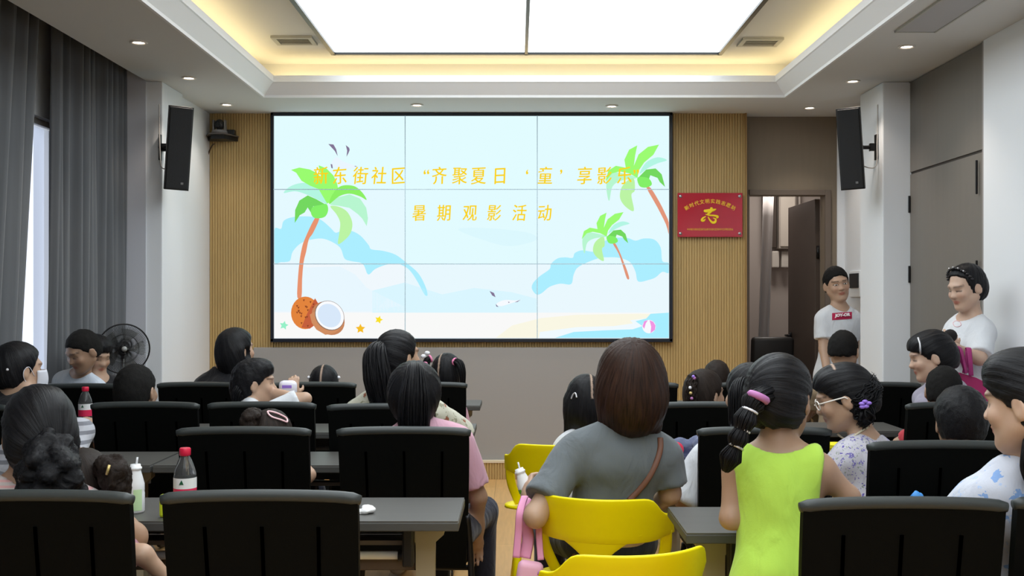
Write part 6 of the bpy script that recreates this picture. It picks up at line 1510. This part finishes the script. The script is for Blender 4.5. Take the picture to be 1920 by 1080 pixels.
# orange bag behind the woman at the right edge
t = thing('orange_bag', 'orange school bag between the right edge woman and the chair', 'bag', Vector(((1893 - CX) * 3.60 / F, 3.60, 0.47)))
ob = MB().box((0, 0, 0.20), (0.20, 0.11, 0.36), bev=0.045, seg=3); ob.build('body', mat('orange_nylon', rgb(236, 156, 30), 0.6), t, True)
MB().box((0, -0.06, 0.12), (0.14, 0.04, 0.16), bev=0.018, seg=3).build('pocket', mat('orange_nylon_dark', rgb(214, 130, 24), 0.6), t, True)
MB().tube(spline([(-0.04, 0, 0.375), (-0.03, 0, 0.42), (0.03, 0, 0.42), (0.04, 0, 0.375)], 5), 0.008, 8).build('grab_handle', MATS['orange_nylon_dark'], t, True)
# white and cyan jacket over the cut-off chair
t = thing('draped_jacket', 'white and cyan jacket hanging over the cut-off chair at lower right', 'jacket', Vector((1.25, 2.44, 0.30)))
def jk(u, v):
    x = -0.045 + 0.30 * u; z = 0.47 - 0.34 * v - 0.06 * math.sin(u * 4) * (1 - v); return (x + 0.015 * math.sin(v * 6), -0.02 - 0.012 * math.sin(u * 12 + v * 3) + 0.03 * v, z)
jo = MB().grid(jk, 24, 16).build('fabric', cloth('white_jacket', rgb(226, 232, 236)), t, True); jo.modifiers.new('t', 'SOLIDIFY').thickness = 0.006
def jk2(u, v):
    p = jk(0.06 + 0.10 * u + 0.12 * v, v); return (p[0], p[1] - 0.008, p[2])
MB().grid(jk2, 6, 14).build('cyan_stripe', cloth('cyan_trim', rgb(80, 190, 214)), t, True).modifiers.new('t', 'SOLIDIFY').thickness = 0.004

# ---- what the people carry
def drape(name, lab, cat, q, obj, pix, r, m, flat, off=0.006):
    P = spline([on_surface(q, obj, x, y, off)[0] for x, y in pix], 6)
    t = thing(name, lab, cat, P[0]); MB().tube([p - P[0] for p in P], r, 8, flat=flat).build('strap', m, t, True); return t, P
BRL = mat('brown_leather', rgb(104, 66, 48), 0.5)
t, P = drape('shoulder_bag', 'brown leather cross-body strap and bag on the woman in grey', 'bag', q14, q14.shirt, [(1236, 822), (1236, 842), (1228, 868), (1214, 895), (1196, 918), (1178, 938)], 0.010, BRL, (0.35, 1.0))
MB().box(P[-1] - P[0] + Vector((-0.16, 0.10, -0.20)), (0.06, 0.16, 0.12), bev=0.018, seg=3).build('pouch', BRL, t, True)
MB().ball(P[-1] - P[0] + Vector((-0.012, -0.008, -0.004)), (0.016, 0.010, 0.008)).build('buckle', mat('brass', rgb(170, 130, 60), 0.3, metal=0.8), t, True)
# pink strapped bag hanging from the left arm of the woman in grey
PKS = mat('pink_strap', rgb(214, 140, 176), 0.6); PKB = mat('pink_pouch', rgb(226, 170, 196), 0.5)
t = thing('pink_bag', 'pink pouch hanging by pink straps from the arm of the woman in grey', 'bag', W(992, 1066, 3.50))
o_ = Vector(t.location)
for pts, w in (([W(984, 930, 3.60), W(975, 960, 3.53), W(972, 1000, 3.52), W(968, 1046, 3.50)], 0.013), ([W(986, 934, 3.64), W(986, 975, 3.58), W(990, 1010, 3.55), W(984, 1046, 3.52)], 0.020), ([W(1010, 975, 3.55), W(1011, 1010, 3.53), W(1014, 1050, 3.50)], 0.011)):
    MB().tube([p - o_ for p in spline(pts, 6)], w, 8, flat=(0.14, 1.0) ).build('strap', PKS, t, True)
MB().box((0, 0, -0.03), (0.085, 0.05, 0.11), Matrix.Rotation(0.15, 3, 'Y'), bev=0.02, seg=3).build('pouch', PKB, t, True)
MB().ball((0.035, -0.02, -0.01), 0.010).build('button', mat('mauve_button', rgb(170, 110, 170), 0.4), t, True)
# microphone and magenta tote bag of the standing woman
t = thing('microphone', 'black ball-headed microphone in the hand of the standing woman', 'microphone', W(1764, 646, 5.30))
a = Vector((0, 0, 0)); b_ = W(1777, 634, 5.27) - Vector(t.location); dr = (b_ - a).normalized()
MB().tube([a - dr * 0.10, a, a + dr * 0.035], [0.011, 0.014, 0.017], 12).build('handle', BLACKP, t, True)
MB().tube([a + dr * 0.033, a + dr * 0.042], 0.020, 12).build('collar_ring', SILV, t, True)
MB().ball(b_ + dr * 0.018, 0.033).build('foam_head', mat('mic_foam', rgb(26, 22, 22), 0.95), t, True)
MAG = mat('magenta_strap', rgb(150, 34, 104), 0.6)
t = thing('tote_bag', 'magenta tote bag with long straps hanging from the standing woman\'s forearm', 'bag', W(1826, 722, 5.28)); o_ = Vector(t.location)
for pts in ([W(1797, 668, 5.33), W(1797, 654, 5.31), W(1800, 651, 5.33), W(1804, 662, 5.29), W(1812, 700, 5.28)], [W(1812, 700, 5.30), W(1806, 680, 5.30), W(1797, 664, 5.30)], [W(1815, 662, 5.33), W(1814, 653, 5.34), W(1817, 655, 5.31), W(1819, 680, 5.28), W(1821, 705, 5.28)], [W(1808, 700, 5.30), W(1813, 675, 5.31), W(1814, 660, 5.33)]):
    MB().tube([p - o_ for p in spline(pts, 5)], 0.012, 8, flat=(0.18, 1.0)).build('strap', MAG, t, True)
tb = MB().prism([(-0.06, 0.02, 0.06), (0.02, 0.02, 0.035), (0.15, 0.02, -0.03), (0.15, 0.02, -0.30), (-0.10, 0.02, -0.30), (-0.10, 0.02, 0.02)], (0, 0.07, 0)); tb.build('body', mat('magenta_canvas', rgb(164, 36, 96), 0.7), t)
